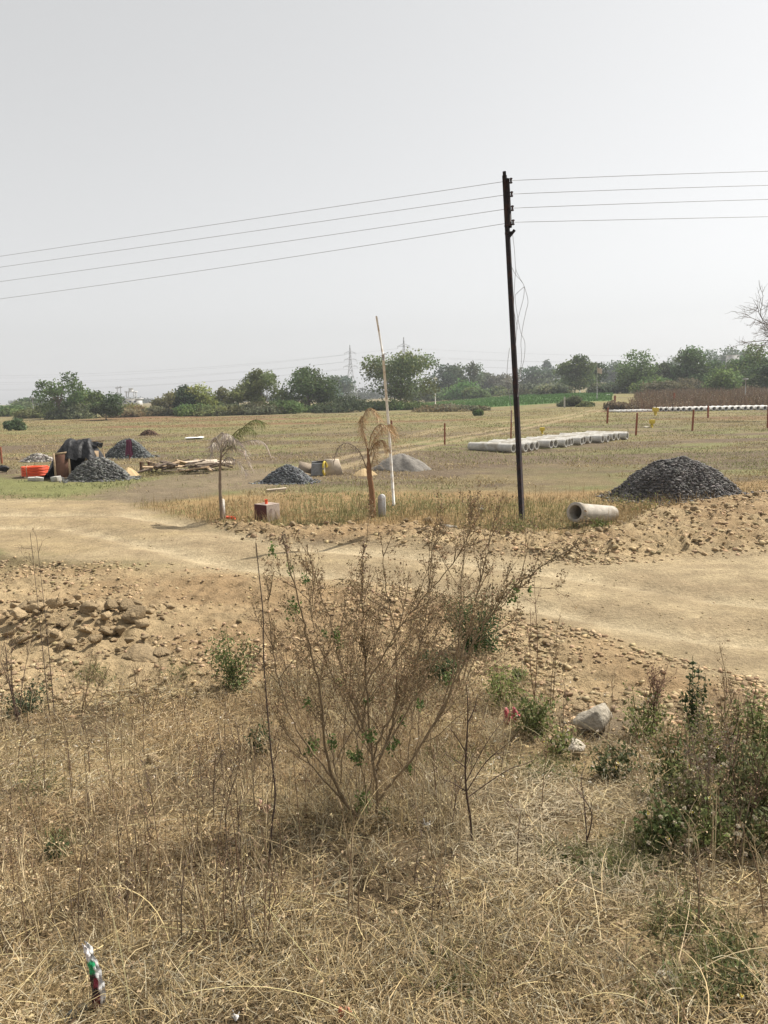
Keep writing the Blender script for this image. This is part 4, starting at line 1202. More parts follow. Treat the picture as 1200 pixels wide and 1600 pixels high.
DG = (0.072, 0.10, 0.036); MG = (0.09, 0.12, 0.045); YG = (0.17, 0.165, 0.052); OL = (0.12, 0.12, 0.052); BR = (0.17, 0.125, 0.075); GR = (0.10, 0.12, 0.065)
def trees():
    # left group
    tree('tree', 'tall airy tree with ragged crown at the far left', 92, 116, 583, 64, DG, 1500, 0.25, 1.0, 15)
    tree('tree', 'dark leafy tree right of the tall airy one at far left', 132, 122, 609, 52, DG, 2400, 0.15, 0.2, 9)
    tree('tree', 'small round tree with a bare trunk standing forward on the left', 163, 106, 617, 48, (0.062, 0.078, 0.036), 2600, 0.28, 0.1, 9)
    tree('tree', 'hazy tree at the left edge of the view', 35, 190, 622, 46, GR, 1600, 0.1, 0.2, 8)
    tree('tree', 'ochre tinted tree left of the narrow dark tree', 262, 130, 614, 42, (0.15, 0.125, 0.06), 2000, 0.15, 0.3, 9)
    tree('tree', 'narrow dark tree left of the yellow green clump', 288, 124, 603, 28, (0.038, 0.055, 0.032), 2000, 0.05, 0.0, 9, 'column')
    tree('tree', 'yellow green bushy tree right of the narrow dark tree', 316, 126, 603, 46, YG, 2400, 0.05, 0.25, 10)
    tree('tree', 'slim olive tree between two yellow green ones', 344, 126, 607, 32, OL, 1700, 0.05, 0.2, 8, 'column')
    tree('tree', 'yellow green bushy tree with a feathery top left of the light tree', 368, 128, 602, 46, (0.125, 0.125, 0.052), 2400, 0.05, 0.3, 10)
    tree('tree', 'light leafy tree left of the big round dark tree', 411, 130, 579, 58, (0.098, 0.112, 0.05), 3400, 0.12, 0.25, 13)
    tree('tree', 'big round dark green tree left of the pylon', 481, 132, 576, 84, (0.062, 0.084, 0.034), 5000, 0.08, 0.0, 18)
    # middle
    tree('tree', 'big spreading tree with visible trunk behind the white pole', 626, 140, 553, 100, (0.092, 0.105, 0.048), 5400, 0.22, 0.35, 20)
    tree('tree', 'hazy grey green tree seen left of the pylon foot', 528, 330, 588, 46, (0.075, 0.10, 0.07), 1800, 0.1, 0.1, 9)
    tree('tree', 'far rounded tree nearest right of the big spreading tree', 694, 255, 571, 44, (0.06, 0.078, 0.05), 2200, 0.08, 0.1, 11)
    tree('tree', 'far bare topped tree behind the bright green bush', 728, 265, 569, 48, (0.07, 0.085, 0.052), 2200, 0.12, 0.35, 11)
    tree('tree', 'far low tree left of the power pole', 756, 300, 583, 44, (0.085, 0.09, 0.066), 1500, 0.1, 0.2, 8)
    tree('tree', 'hazy leafless looking tree just left of the power pole', 789, 290, 585, 40, (0.13, 0.115, 0.095), 1200, 0.1, 0.6, 9)
    # right
    tree('tree', 'hazy broad tree just right of the power pole', 842, 330, 574, 64, (0.07, 0.09, 0.056), 2400, 0.05, 0.1, 12)
    tree('tree', 'lone tree top rising through haze right of the pole', 857, 470, 564, 17, (0.06, 0.08, 0.06), 700, 0.4, 0.0, 6)
    tree('tree', 'light green tree right of the power pole', 897, 200, 557, 50, (0.098, 0.118, 0.05), 3200, 0.1, 0.2, 12)
    tree('tree', 'dark green tree behind the thin flagged pole', 926, 215, 568, 34, (0.058, 0.08, 0.038), 2000, 0.05, 0.0, 9)
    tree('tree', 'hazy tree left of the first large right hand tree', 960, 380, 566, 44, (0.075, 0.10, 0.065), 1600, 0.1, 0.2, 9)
    tree('tree', 'large tree with an uneven top left of the brown field', 996, 172, 551, 58, (0.088, 0.11, 0.046), 4200, 0.1, 0.2, 15)
    tree('tree', 'low dark tree between the two large right hand trees', 1040, 190, 568, 48, (0.05, 0.068, 0.038), 2400, 0.05, 0.0, 10)
    tree('tree', 'large dense round tree right of the low dark tree', 1088, 172, 544, 60, (0.07, 0.098, 0.04), 4600, 0.1, 0.1, 16)
    tree('tree', 'bright leafy tree at the right edge beneath the bare branches', 1172, 165, 541, 74, (0.082, 0.112, 0.044), 4200, 0.1, 0.25, 15)
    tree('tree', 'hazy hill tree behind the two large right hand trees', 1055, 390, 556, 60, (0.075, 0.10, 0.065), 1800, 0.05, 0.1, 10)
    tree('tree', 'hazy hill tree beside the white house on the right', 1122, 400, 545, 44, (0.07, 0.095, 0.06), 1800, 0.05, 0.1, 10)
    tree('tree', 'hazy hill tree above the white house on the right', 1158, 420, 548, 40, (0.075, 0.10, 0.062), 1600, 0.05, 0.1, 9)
    tree('tree', 'dark low tree at the right edge over the brown stalks', 1200, 150, 560, 60, (0.052, 0.075, 0.036), 2600, 0.05, 0.0, 11)
    # bushes
    B = [(20, 72, 655, 20, GR, 'lone grey green bush in the field at the far left'), (10, 150, 634, 40, DG, 'dark bush at the left edge of the hedge'),
         (60, 130, 634, 50, OL, 'olive bush under the tall airy tree'), (112, 118, 632, 60, (0.08, 0.085, 0.05), 'grey bush right of the tall airy tree'),
         (200, 128, 632, 40, OL, 'olive bush right of the small round tree'), (225, 126, 634, 44, BR, 'brownish bush right of the olive one'), (190, 118, 640, 40, BR, 'low brown bush behind the small round tree'),
         (248, 124, 636, 36, (0.12, 0.10, 0.06), 'straw coloured bush under the ochre tree'), (300, 120, 632, 40, DG, 'dark low bush under the narrow dark tree'),
         (335, 118, 634, 44, OL, 'olive low bush under the yellow green trees'), (368, 118, 632, 46, (0.075, 0.075, 0.042), 'dull brush under the feathery yellow tree'),
         (405, 118, 630, 54, (0.085, 0.08, 0.05), 'grey brown brush under the light leafy tree'), (440, 120, 626, 46, DG, 'dark brush touching the big round tree'),
         (532, 124, 620, 62, (0.052, 0.058, 0.032), 'dense dark bush right of the big round tree'), (500, 128, 632, 50, DG, 'dark undergrowth right below the big round tree'),
         (560, 190, 626, 40, BR, 'brown brush left of the big spreading tree'), (600, 134, 626, 50, DG, 'dark undergrowth left below the spreading tree'), (642, 134, 629, 52, DG, 'dark undergrowth right below the spreading tree'),
         (690, 112, 632, 58, (0.14, 0.11, 0.075), 'dry brown brush in front of the green crop'), (735, 112, 634, 40, (0.13, 0.11, 0.07), 'low dry brush left of the power pole'), (747, 90, 641, 10, DG, 'tiny green bush in the field left of the power pole'),
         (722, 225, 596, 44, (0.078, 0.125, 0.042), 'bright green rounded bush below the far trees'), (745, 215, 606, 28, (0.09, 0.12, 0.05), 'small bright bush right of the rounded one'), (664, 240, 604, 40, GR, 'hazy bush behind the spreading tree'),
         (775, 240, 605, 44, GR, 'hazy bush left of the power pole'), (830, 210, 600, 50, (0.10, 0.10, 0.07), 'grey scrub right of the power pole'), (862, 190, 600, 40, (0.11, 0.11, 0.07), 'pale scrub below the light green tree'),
         (950, 180, 598, 44, (0.09, 0.095, 0.06), 'scrub below the hazy tree on the right'), (893, 115, 620, 26, (0.09, 0.095, 0.055), 'low bush on the edge of the green crop'), (915, 112, 628, 20, (0.105, 0.115, 0.055), 'small green bush by the track end'),
         (1130, 142, 577, 42, (0.088, 0.12, 0.05), 'bright bush over the brown stalks on the right'), (968, 96, 628, 34, (0.12, 0.085, 0.06), 'brown bush at the left end of the dry stalks'), (1015, 165, 590, 50, DG, 'dark bush below the first large right hand tree'), (1075, 160, 592, 60, (0.11, 0.09, 0.06), 'brown bush below the second large right hand tree'),
         (1040, 150, 596, 50, (0.10, 0.088, 0.06), 'dull bush between the right hand trees')]
    for px, D, top, w, c, lab in B:
        tree('bush', lab, px, D, top, w * 1.25, c, 2200, 0.02, 0.1, 10, 'spread', 'bush', sink=0.3 if D > 100 else 0.02)
    # far wood closing the horizon
    mb = MB()
    for i in range(170):
        D = U(430, 760); px = U(-250, 1450)
        d = ray(px, 610); p = EYE + d * (D / d[1]); p[2] = ground(p[0], p[1])
        hh = U(4, 9) * (1.0 if px > 560 else 0.65); ww = U(7, 16)
        n = 230
        q = RNG.normal(size=(n, 3)); q /= np.linalg.norm(q, axis=1, keepdims=True); q *= U(0.3, 1, (n, 1)) ** 0.5 * (1 + 0.2 * RNG.normal(size=(n, 1)))
        c = p + np.array([0, 0, hh * 0.5]) + q * np.array([ww / 2, ww / 2, hh * 0.55])
        leaves(mb, c, 1.5, 1.0, fcol(np.array([0.07, 0.09, 0.05]) * U(0.75, 1.25), n, 0.7, 1.3), nrm=q)
    tag(mb.build('far_wood', M['leaf']), 'far hazy wood that closes the horizon behind the trees', 'wood', kind='stuff')
    # bare tree reaching in from the right
    D = 62.0
    base = at_y(1262, 660, D); base[2] = ground(base[0], base[1])
    t = thing('bare_tree', base, 'bare branches of a leafless tree reaching in at the right edge', 'tree')
    mb = MB(); tw = MB(); r = np.random.default_rng(5)
    top = at_y(1250, 520, D)
    tube(mb, smooth_path([base - [0, 0, .3], (base + top) / 2 + [0.2, 0, 0], top], 6), np.linspace(0.26, 0.14, 13), 8, (0.15, 0.125, 0.11))
    def grow(p, d, L, rr, lev):
        n = 5; pts = [p]
        for k in range(n):
            d = d + r.normal(size=3) * 0.16 + np.array([0, 0, 0.03]); d /= np.linalg.norm(d)
            pts.append(pts[-1] + d * L / n)
        pts = np.array(pts)
        tube(mb if lev < 2 else tw, pts, np.linspace(rr, rr * 0.45, n + 1), 4, (0.17, 0.145, 0.125))
        if lev >= 4: return
        for k in range(5 if lev < 3 else 4):
            j = r.integers(1, n + 1)
            nd = d + r.normal(size=3) * 0.65; nd /= np.linalg.norm(nd)
            grow(pts[j], nd, L * r.uniform(0.45, 0.72), rr * 0.58, lev + 1)
    for tx, ty in ((1150, 490), (1156, 512), (1170, 480), (1185, 505), (1205, 465), (1240, 455), (1290, 470), (1300, 510), (1190, 525)):
        q = at_y(tx, ty, D + r.uniform(-2, 2)); dd = q - top; L = np.linalg.norm(dd)
        grow(top - [0, 0, r.uniform(0, 0.8)], dd / L, L * 0.66, 0.06, 1)
    mb.build('trunk', M['bark'], t, base); tw.build('twigs', M['bark'], t, base)
trees()

# ------------------------------------------------------------------ far structures
def far_structures():
    def pylon(px, D, top, label, wbase):
        d = ray(px, 610); p = EYE + d * (D / d[1]); p[2] = ground(p[0], p[1])
        h = at_y(px, top, D)[2] - p[2]
        t = thing('pylon', p, label, 'pylon', 'lattice pylons of the far power line')
        mb = MB(); rr = 0.11
        lv = np.concatenate([np.linspace(0, 0.55, 6), np.linspace(0.62, 0.95, 6), [1.0]])
        def half(f): return wbase / 2 * (1 - f / 0.6) + 0.75 if f < 0.6 else 0.75 * (1 - (f - 0.6) / 0.4) + 0.06
        cs = [[np.array([sx * half(f), sy * half(f), f * h]) + p for sx, sy in ((-1, -1), (1, -1), (1, 1), (-1, 1))] for f in lv]
        for a, b in zip(cs[:-1], cs[1:]):
            for i in range(4):
                tube(mb, [a[i], b[i]], rr, 3); tube(mb, [a[i], b[(i + 1) % 4]], rr * 0.7, 3); tube(mb, [a[(i + 1) % 4], b[i]], rr * 0.7, 3)
                tube(mb, [b[i], b[(i + 1) % 4]], rr * 0.7, 3)
        mb.build('lattice_tower', M['galv'], t, p)
        tips = []
        for f, L in ((0.62, 3.6), (0.74, 3.2), (0.86, 2.8)) if wbase > 4 else ((0.7, 4.2),):
            mb = MB()
            for s in (-1, 1):
                e = p + np.array([s * L, 0, f * h])
                for yy in (-0.5, 0.5):
                    tube(mb, [p + np.array([0, yy, f * h]), e], rr * 0.8, 3); tube(mb, [p + np.array([0, yy, f * h + 1.2]), e], rr * 0.7, 3)
                tube(mb, [e, e - np.array([0, 0, 1.0])], 0.10, 4)
                tips.append(e - np.array([0, 0, 1.0]))
            mb.build('cross_arm', M['galv'], t, p)
        return tips
    t1 = pylon(548.5, 405, 539, 'complete lattice pylon standing left of the big spreading tree', 6.0)
    t2 = pylon(632, 350, 527, 'lattice pylon whose top shows above the big spreading tree', 5.0)
    # its wires run across the whole view
    k = 0
    for tips, pts in ((t1, (-330, 372)), (t2, (330, 345))):
        for i, tp in enumerate(tips):
            for sgn in (-1, 1):
                if i % 2 == (0 if sgn > 0 else 1): continue
                e = np.array([tp[0] + sgn * 330, tp[1] + (60 if sgn < 0 else -45), tp[2] - 1 + 0.0 * i])
                s = np.linspace(0, 1, 40)
                q = tp[None] * (1 - s[:, None]) + e[None] * s[:, None]; q[:, 2] -= 7.0 * 4 * s * (1 - s)
                mb = MB(); tube(mb, q, 0.032, 3)
                k += 1
                tag(mb.build('transmission_wire', M['galv'], origin=tp), 'faint far transmission wire sagging from a pylon across the pale sky', 'wire', 'far transmission wires under the pylons')
    def house(px, D, top, wpx, label, tank):
        d = ray(px, 615); p = EYE + d * (D / d[1]); p[2] = ground(p[0], p[1])
        h = at_y(px, top, D)[2] - p[2]; w = wpx * D / F
        t = thing('house', p, label, 'house')
        mb = MB(); box(mb, p + np.array([0, 0, h * 0.5]), (w, w * 0.8, h)); wl = mb.build('wall', M['limewash'], t, p)
        mb = MB(); box(mb, p + np.array([0, 0, h + 0.15]), (w * 1.12, w * 0.92, 0.3)); rf = mb.build('roof_slab', M['limewash'], t, p)
        for s in (-0.28, 0.05, 0.32):
            mb = MB(); box(mb, p + np.array([s * w, -w * 0.4, h * 0.72]), (w * 0.13, 0.1, h * 0.22)); mb.build('window', M['window'], wl, p)
        if tank:
            mb = MB()
            for sx in (-1, 1):
                for sy in (-1, 1): box(mb, p + np.array([sx * w * 0.22, sy * w * 0.2, h + 1.6]), (0.3, 0.3, 2.6))
            box(mb, p + np.array([0, 0, h + 3.0]), (w * 0.6, w * 0.55, 0.3)); mb.build('rooftop_frame', M['limewash'], t, p)
            mb = MB(); tube(mb, [p + np.array([0, 0, h + 3.1]), p + np.array([0, 0, h + 4.4])], 0.9, 12); mb.build('water_tank', M['limewash'], t, p)
    house(205, 300, 624, 26, 'white house with a rooftop frame between the left trees', True)
    house(1142, 330, 556, 15, 'white block of a house on the hazy right hand rise', False)
    def mast(px, D, top, r, label, mat, name='mast', cat='mast', flag=None):
        d = ray(px, 615); p = EYE + d * (D / d[1]); p[2] = ground(p[0], p[1])
        e = at_y(px, top, D)
        t = thing(name, p, label, cat)
        mb = MB(); tube(mb, [p, e], [r, r * 0.7], 6); mb.build('shaft', mat, t, p)
        if flag:
            mb = MB(); q = at_y(px, top + 8, D)
            uu, vv = np.meshgrid(np.linspace(0, 1, 8), np.linspace(0, 1, 5), indexing='ij')
            v = np.stack([uu * 0.9, 0.1 * np.sin(uu * 7), -vv * 0.9 - uu * 0.3], -1).reshape(-1, 3) + q
            i = np.arange(7)[:, None] * 5 + np.arange(4)[None]; mb.add(v, np.stack([i, i + 5, i + 6, i + 1], -1).reshape(-1, 4)); mb.build('flag', flag, t, p, smooth=True)
        else:
            mb = MB(); box(mb, p + (e - p) * 0.93, (r * 9, r * 3, r * 2.5)); mb.build('cross_bar', mat, t, p)
    mast(680, 165, 588, 0.10, 'slim white pole standing in the distant stubble field', M['white_paint'], 'slim_pole', 'pole')
    mast(933, 130, 566, 0.06, 'thin pole with a small pale flag at the crop edge', M['grey_paint'], 'flag_pole', 'pole', M['pale_sheet'])
    mast(183, 420, 604, 0.22, 'left of two faint radio masts beyond the white house', M['galv'])
    mast(188, 420, 603, 0.22, 'right of two faint radio masts beyond the white house', M['galv'])
    mast(50, 150, 620, 0.12, 'dark bare post among the bushes at far left', M['bark'] if False else M['galv'], 'slim_pole', 'pole')
    mast(1165, 120, 590, 0.09, 'short pale post among the brown stalks on the right', M['grey_paint'], 'slim_pole', 'pole')
far_structures()

# ------------------------------------------------------------------ field crops and grass beyond the road
def field_vegetation():
    # dry stalk crop on the right
    n = 26000
    y = U(88, 150, n); x = U(30, 98, n) 
    px = 600 + x / y * F
    keep = (px > 962 + 60 * fbm(x * 0.3, y * 0.3, 79) + (y - 88) * 0.2) & (y > 88 + 6 * fbm(x * 0.2, 0 * x, 78))
    x, y = x[keep], y[keep]; n = len(x)
    z = H(x, y)
    hgt = U(0.7, 1.5, n) * (0.55 + 0.9 * fbm(x * 0.25, y * 0.25, 77))
    mb = MB()
    ribbons(mb, np.stack([x, y, z], 1), U(0, 6.28, n), U(1.2, 1.57, n), hgt, U(0.05, 0.12, n), U(-0.1, 0.3, n), 2, fcol((0.17, 0.12, 0.08), n, 0.6, 1.4), tipw=0.5)
    m = 5000; j = RNG.integers(0, n, m)
    leaves(mb, np.stack([x[j], y[j], z[j] + hgt[j] * U(0.5, 1, m)], 1), 0.13, 0.10, fcol((0.42, 0.38, 0.30), m, 0.7, 1.3))
    m = 24000; j = RNG.integers(0, n, m)
    leaves(mb, np.stack([x[j] + U(-.2, .2, m), y[j], z[j] + hgt[j] * U(0.2, 0.95, m)], 1), 0.22, 0.13, fcol((0.18, 0.13, 0.08), m, 0.6, 1.5))
    tag(mb.build('dry_crop', M['grass']), 'dense brown dry crop stalks with pale tufts at the far right', 'crop', kind='stuff')
    # green crop
    n = 14000
    t = U(0, 1, n); s = U(0, 1, n)
    y = 128 + t * 82
    xl = CROP[0, 0] + (CROP[3, 0] - CROP[0, 0]) * t; xr = CROP[1, 0] + (CROP[2, 0] - CROP[1, 0]) * t
    x = xl + (xr - xl) * s
    mb = MB(); ribbons(mb, np.stack([x, y, H(x, y)], 1), U(0, 6.28, n), U(0.9, 1.5, n), U(0.25, 0.5, n), U(0.10, 0.22, n), U(0.2, 0.9, n), 2, fcol((0.09, 0.17, 0.05), n, 0.7, 1.3))
    tag(mb.build('green_crop', M['grass']), 'strip of bright green crop before the far trees', 'crop', kind='stuff')
    # short field grass in tufts
    nt_ = 22000
    y = 14 + 95 * U(0, 1, nt_) ** 1.7; x = U(-1, 1, nt_) * (y * 0.60 + 2)
    rd = sdf(Z_ROAD, x, y); bm_ = sdf(Z_BERM, x, y); br = sdf(Z_BARE, x, y)
    d1 = np.abs(dline(L_TRACK1, x, y) - 0.75)
    keep = (rd > 0.2) & (bm_ > 0.1) & ((br > 0) | (U(0, 1, nt_) < 0.12)) & (d1 > 0.35) & (fbm(x * 0.4, y * 0.4, 81) > 0.40)
    x, y = x[keep], y[keep]; nt_ = len(x)
    green = sstep(0.45, 0.6, fbm(x * 0.12, y * 0.2, 83)); green = np.maximum(green * 0.8, (sdf(Z_GREEN, x, y) < 0.5) * 1.0)
    per = 9
    bx = np.repeat(x, per) + RNG.normal(size=nt_ * per) * np.repeat(0.09 + y * 0.006, per); by = np.repeat(y, per) + RNG.normal(size=nt_ * per) * np.repeat(0.09 + y * 0.006, per)
    g = np.repeat(green, per)[:, None]
    tone = np.repeat(U(0.75, 1.3, nt_), per)[:, None]
    c = np.clip((np.array([0.30, 0.235, 0.125]) * (1 - g) + np.array([0.205, 0.215, 0.095]) * g) * tone * U(0.8, 1.25, (len(bx), 1)), 0.01, 0.9)
    mb = MB()
    ribbons(mb, np.stack([bx, by, H(bx, by)], 1), U(0, 6.28, len(bx)), U(0.1, 1.3, len(bx)), U(0.04, 0.12, len(bx)) * (1 + by * 0.003), 0.008 + by * 0.0007, U(0.2, 1.0, len(bx)), 2, c)
    tag(mb.build('field_grass', M['grass']), 'short tufted grass, green and straw coloured, over the open field', 'grass', kind='stuff')
    # taller golden grass behind the berm
    n = 60000
    y = U(12.5, 24, n); x = U(-9, 13, n)
    g = sdf(Z_GOLD, x, y)
    px = 600 + x / y * F
    front = sstep(19.5, 15.5, y)
    keep = (g < 0.1) & (sdf(Z_BERM, x, y) > -0.08) & (U(0, 1, n) < 0.06 + 0.9 * front * sstep(0.30, 0.62, fbm(x * 0.6, y * 0.6, 85) + 0.08))
    x, y = x[keep], y[keep]; n = len(x)
    gr = sstep(0.5, 0.66, fbm(x * 0.5, y * 0.5, 87))[:, None]
    gr = np.maximum(gr, ((np.abs(x - 2.6) < 1.3) & (y < 15.4))[:, None] * 0.75)
    c = (np.array([0.34, 0.245, 0.13]) * (1 - gr) + np.array([0.21, 0.20, 0.09]) * gr) * U(0.65, 1.25, (n, 1))
    mb = MB()
    ribbons(mb, np.stack([x, y, H(x, y)], 1), U(0, 6.28, n), U(1.0, 1.57, n), U(0.10, 0.34, n), U(0.005, 0.011, n), U(0.0, 0.9, n), 3, c)
    tag(mb.build('golden_grass', M['grass']), 'knee high golden dry grass behind the rubble berm', 'grass', kind='stuff')
field_vegetation()

# ------------------------------------------------------------------ foreground bank: straw, stems and seed heads
STRAW = np.array([[0.54, 0.43, 0.25], [0.46, 0.35, 0.19], [0.34, 0.25, 0.135], [0.24, 0.17, 0.095], [0.50, 0.44, 0.31], [0.38, 0.335, 0.235], [0.30, 0.22, 0.12], [0.56, 0.455, 0.24]])
def bank_points(n, y0=0.7, y1=7.2, pw=1.5, margin=0.0):
    y = y0 + (y1 - y0) * U(0, 1, n) ** pw
    x = U(-1, 1, n) * (y * 0.60 + 0.75)
    w = (fbm(x * 1.7, y * 1.7, 43) - 0.5) * 0.7
    keep = sdf(Z_BANK, x, y) + w < margin
    return x[keep], y[keep]

def straw_cols(x, y, n):
    bl = sstep(0.3, -0.3, sdf(Z_BLEACH, x, y) + (fbm(x * 2, y * 2, 91) - 0.5) * 0.6)
    k = RNG.integers(0, len(STRAW), n)
    c = STRAW[k] * U(0.5, 1.25, (n, 1))
    patch = fbm(x * 1.3, y * 1.3, 93)[:, None]
    c = c * (0.62 + 0.90 * patch)
    redd = sstep(0.52, 0.66, fbm(x * 0.9 + 5, y * 0.9, 95))[:, None]
    c = c * (1 - 0.4 * redd) + np.array([0.32, 0.205, 0.11]) * 0.4 * redd
    c = c * (1 - bl[:, None] * 0.55) + np.array([0.56, 0.49, 0.36]) * 0.55 * bl[:, None] * U(0.75, 1.1, (n, 1))
    return np.clip(c, 0.02, 0.8), bl

def foreground():
    # matted straw
    x, y = bank_points(240000, pw=1.5)
    dens = fbm(x * 2.2, y * 2.2, 97)
    k = U(0, 1, len(x)) < np.clip((dens - 0.40) * 5.5, 0.05, 1)
    x, y = x[k], y[k]; n = len(x)
    c, bl = straw_cols(x, y, n)
    mb = MB()
    ribbons(mb, np.stack([x, y, H(x, y) + U(-0.01, 0.05, n)], 1), U(0, 6.28, n), U(-0.2, 0.3, n), U(0.03, 0.15, n), U(0.0014, 0.0038, n) * (0.8 + 0.12 * y), U(-0.2, 0.4, n), 3, c, curl=RNG.normal(size=n) * 1.1, roll=U(-1.2, 1.2, n), tipw=0.6)
    tag(mb.build('straw_mat', M['grass']), 'matted dry straw lying over the near bank', 'straw', kind='stuff')
    # standing tufts
    nt_ = 2600
    x, y = bank_points(nt_, pw=1.25); px = 600 + x / y * F
    k = (fbm(x * 1.1, y * 1.1, 99) > 0.42) & (sdf(Z_BLEACH, x, y) > -0.1)
    x, y = x[k], y[k]
    q = np.array([P(random.gauss(580, 75), random.uniform(1090, 1300)) for _ in range(420)])
    q2 = np.array([P(random.uniform(400, 860), random.uniform(1060, 1180)) for _ in range(260)])
    x = np.concatenate([x, q[:, 0], q2[:, 0]]); y = np.concatenate([y, q[:, 1], q2[:, 1]]); m = len(x); per = 22
    bx = np.repeat(x, per) + RNG.normal(size=m * per) * 0.035; by = np.repeat(y, per) + RNG.normal(size=m * per) * 0.035
    n = len(bx)
    c, _ = straw_cols(bx, by, n)
    c = c * np.repeat(U(0.65, 1.1, m), per)[:, None]
    mb = MB()
    ribbons(mb, np.stack([bx, by, H(bx, by)], 1), U(0, 6.28, n), U(0.7, 1.55, n), np.repeat(U(0.08, 0.21, m) * (1 + 0.45 * (np.arange(m) > m - 680)), per) * U(0.5, 1.2, n), U(0.0014, 0.0034, n), U(0.3, 1.9, n), 4, c, curl=RNG.normal(size=n) * 0.5, roll=U(-.6, .6, n))
    tag(mb.build('dry_tufts', M['grass']), 'standing tufts of dry brown grass on the near bank', 'grass', kind='stuff')
    # long arching straws
    x, y = bank_points(240, 0.9, 4.6, 1.2); n = len(x)
    mb = MB(); c = fcol((0.60, 0.49, 0.27), n, 0.7, 1.15)
    ribbons(mb, np.stack([x, y, H(x, y) + 0.01], 1), U(0, 6.28, n), U(0.05, 0.9, n), U(0.2, 0.65, n), U(0.0018, 0.0038, n), U(0.2, 1.3, n), 12, c, curl=RNG.normal(size=n) * 1.1, roll=U(-.6, .6, n), tipw=0.5)
    x, y = bank_points(1300, 0.9, 5.6, 1.2); n = len(x)
    ribbons(mb, np.stack([x, y, H(x, y) + 0.02], 1), U(0, 6.28, n), U(-0.05, 0.35, n), U(0.12, 0.4, n), U(0.0016, 0.0032, n), U(0.0, 0.6, n), 6, fcol((0.54, 0.45, 0.28), n, 0.7, 1.15), curl=RNG.normal(size=n) * 0.4, roll=U(-.6, .6, n), tipw=0.5)
    tag(mb.build('long_straws', M['grass']), 'long pale straws arching and lying across the near bank', 'straw', kind='stuff')
    # thin upright brown stems, thickest on the left
    mb = MB()
    cnt = 0
    tries = 0
    while cnt < 560 and tries < 9000:
        tries += 1
        q_ = random.random()
        if q_ < 0.5: px, py = random.uniform(-20, 420), random.uniform(1110, 1500)
        elif q_ < 0.8: px, py = random.gauss(600, 120), random.uniform(1070, 1300)
        else: px, py = random.uniform(420, 1210), random.uniform(1090, 1480)
        if 720 < px < 1000 and py > 1180 and random.random() < 0.75: continue
        p = G(px, py); cnt += 1
        h = random.uniform(0.14, 0.46); a = random.uniform(0, 6.28); ln = random.uniform(0, 0.3) * h
        q = [p, p + np.array([math.cos(a) * ln * 0.3, math.sin(a) * ln * 0.3, h * 0.5]), p + np.array([math.cos(a) * ln, math.sin(a) * ln, h])]
        path = smooth_path(q, 4)
        col = np.array(random.choice([(0.20, 0.135, 0.085), (0.32, 0.24, 0.15), (0.42, 0.33, 0.20), (0.46, 0.37, 0.23), (0.15, 0.11, 0.08)]))
        tube(mb, path, np.linspace(0.0028, 0.0012, len(path)), 4, col)
        for _ in range(random.randint(0, 5)):
            i = random.randint(3, len(path) - 1); b = random.uniform(0, 6.28); L = random.uniform(0.04, 0.14)
            e = path[i] + np.array([math.cos(b) * L * 0.6, math.sin(b) * L * 0.6, L * 0.8])
            tube(mb, [path[i], (path[i] + e) / 2 + [0, 0, 0.005], e], [0.0016, 0.0013, 0.0009], 3, col)
            m = 4
            leaves(mb, e + RNG.normal(size=(m, 3)) * 0.006, 0.012, 0.007, fcol(col * 1.0, m))
    tag(mb.build('dry_stems', M['bark']), 'thin upright dry weed stems, thickest on the left of the bank', 'weed stems', kind='stuff')
    # curled dead leaves and chaff
    x, y = bank_points(60000, 0.8, 7.2, 1.4, 0.3); n = len(x)
    mb = MB()
    leaves(mb, np.stack([x, y, H(x, y) + U(0.0, 0.06, n)], 1), U(0.008, 0.03, n), U(0.005, 0.014, n), fcol((0.40, 0.31, 0.19), n, 0.4, 1.3), flat=0.6)
    # pale fluff and husks over the middle of the bank
    m = 0; pts = []
    for _ in range(900):
        px = random.uniform(-10, 480) if random.random() < 0.45 else random.uniform(480, 960); py = random.uniform(1080, 1260)
        p = P(px, py); pts.append(p)
    pts = np.array(pts); pts[:, 2] = H(pts[:, 0], pts[:, 1]) + U(0.02, 0.16, len(pts))
    leaves(mb, pts, U(0.012, 0.035, len(pts)), U(0.006, 0.012, len(pts)), fcol((0.56, 0.50, 0.40), len(pts), 0.7, 1.15))
    tag(mb.build('leaf_litter', M['grass']), 'curled dead leaves, chaff and pale husks on the near bank', 'litter', kind='stuff')
    # low green leaves between the straw
    pts = []
    for cx, cy, sx, sy, m in ((1080, 1560, 90, 40, 110), (1130, 1500, 60, 50, 110), (960, 1360, 60, 30, 180), (1020, 1330, 60, 30, 220), (100, 1320, 30, 20, 60), (880, 1340, 40, 16, 50), (720, 1540, 80, 40, 60), (60, 1230, 50, 40, 90),
                              (1060, 1440, 60, 40, 130), (150, 1060, 30, 12, 120), (280, 1060, 30, 14, 60), (700, 1190, 80, 30, 150), (860, 1210, 60, 20, 160)):
        for _ in range(m): pts.append(P(random.gauss(cx, sx * 0.5), random.gauss(cy, sy * 0.5)))
    pts = np.array(pts); n = len(pts); pts[:, 2] = H(pts[:, 0], pts[:, 1]) + U(0.0, 0.05, n)
    mb = MB(); leaves(mb, pts, U(0.015, 0.04, n), U(0.008, 0.02, n), fcol((0.10, 0.125, 0.05), n, 0.6, 1.4), flat=0.8)
    x = np.repeat(pts[:, 0], 2) + U(-.04, .04, 2 * n); y = np.repeat(pts[:, 1], 2) + U(-.04, .04, 2 * n)
    ribbons(mb, np.stack([x, y, H(x, y)], 1), U(0, 6.28, 2 * n), U(0.5, 1.5, 2 * n), U(0.05, 0.16, 2 * n), U(0.002, 0.004, 2 * n), U(0.2, 1.2, 2 * n), 3, fcol((0.17, 0.17, 0.065), 2 * n, 0.6, 1.3))
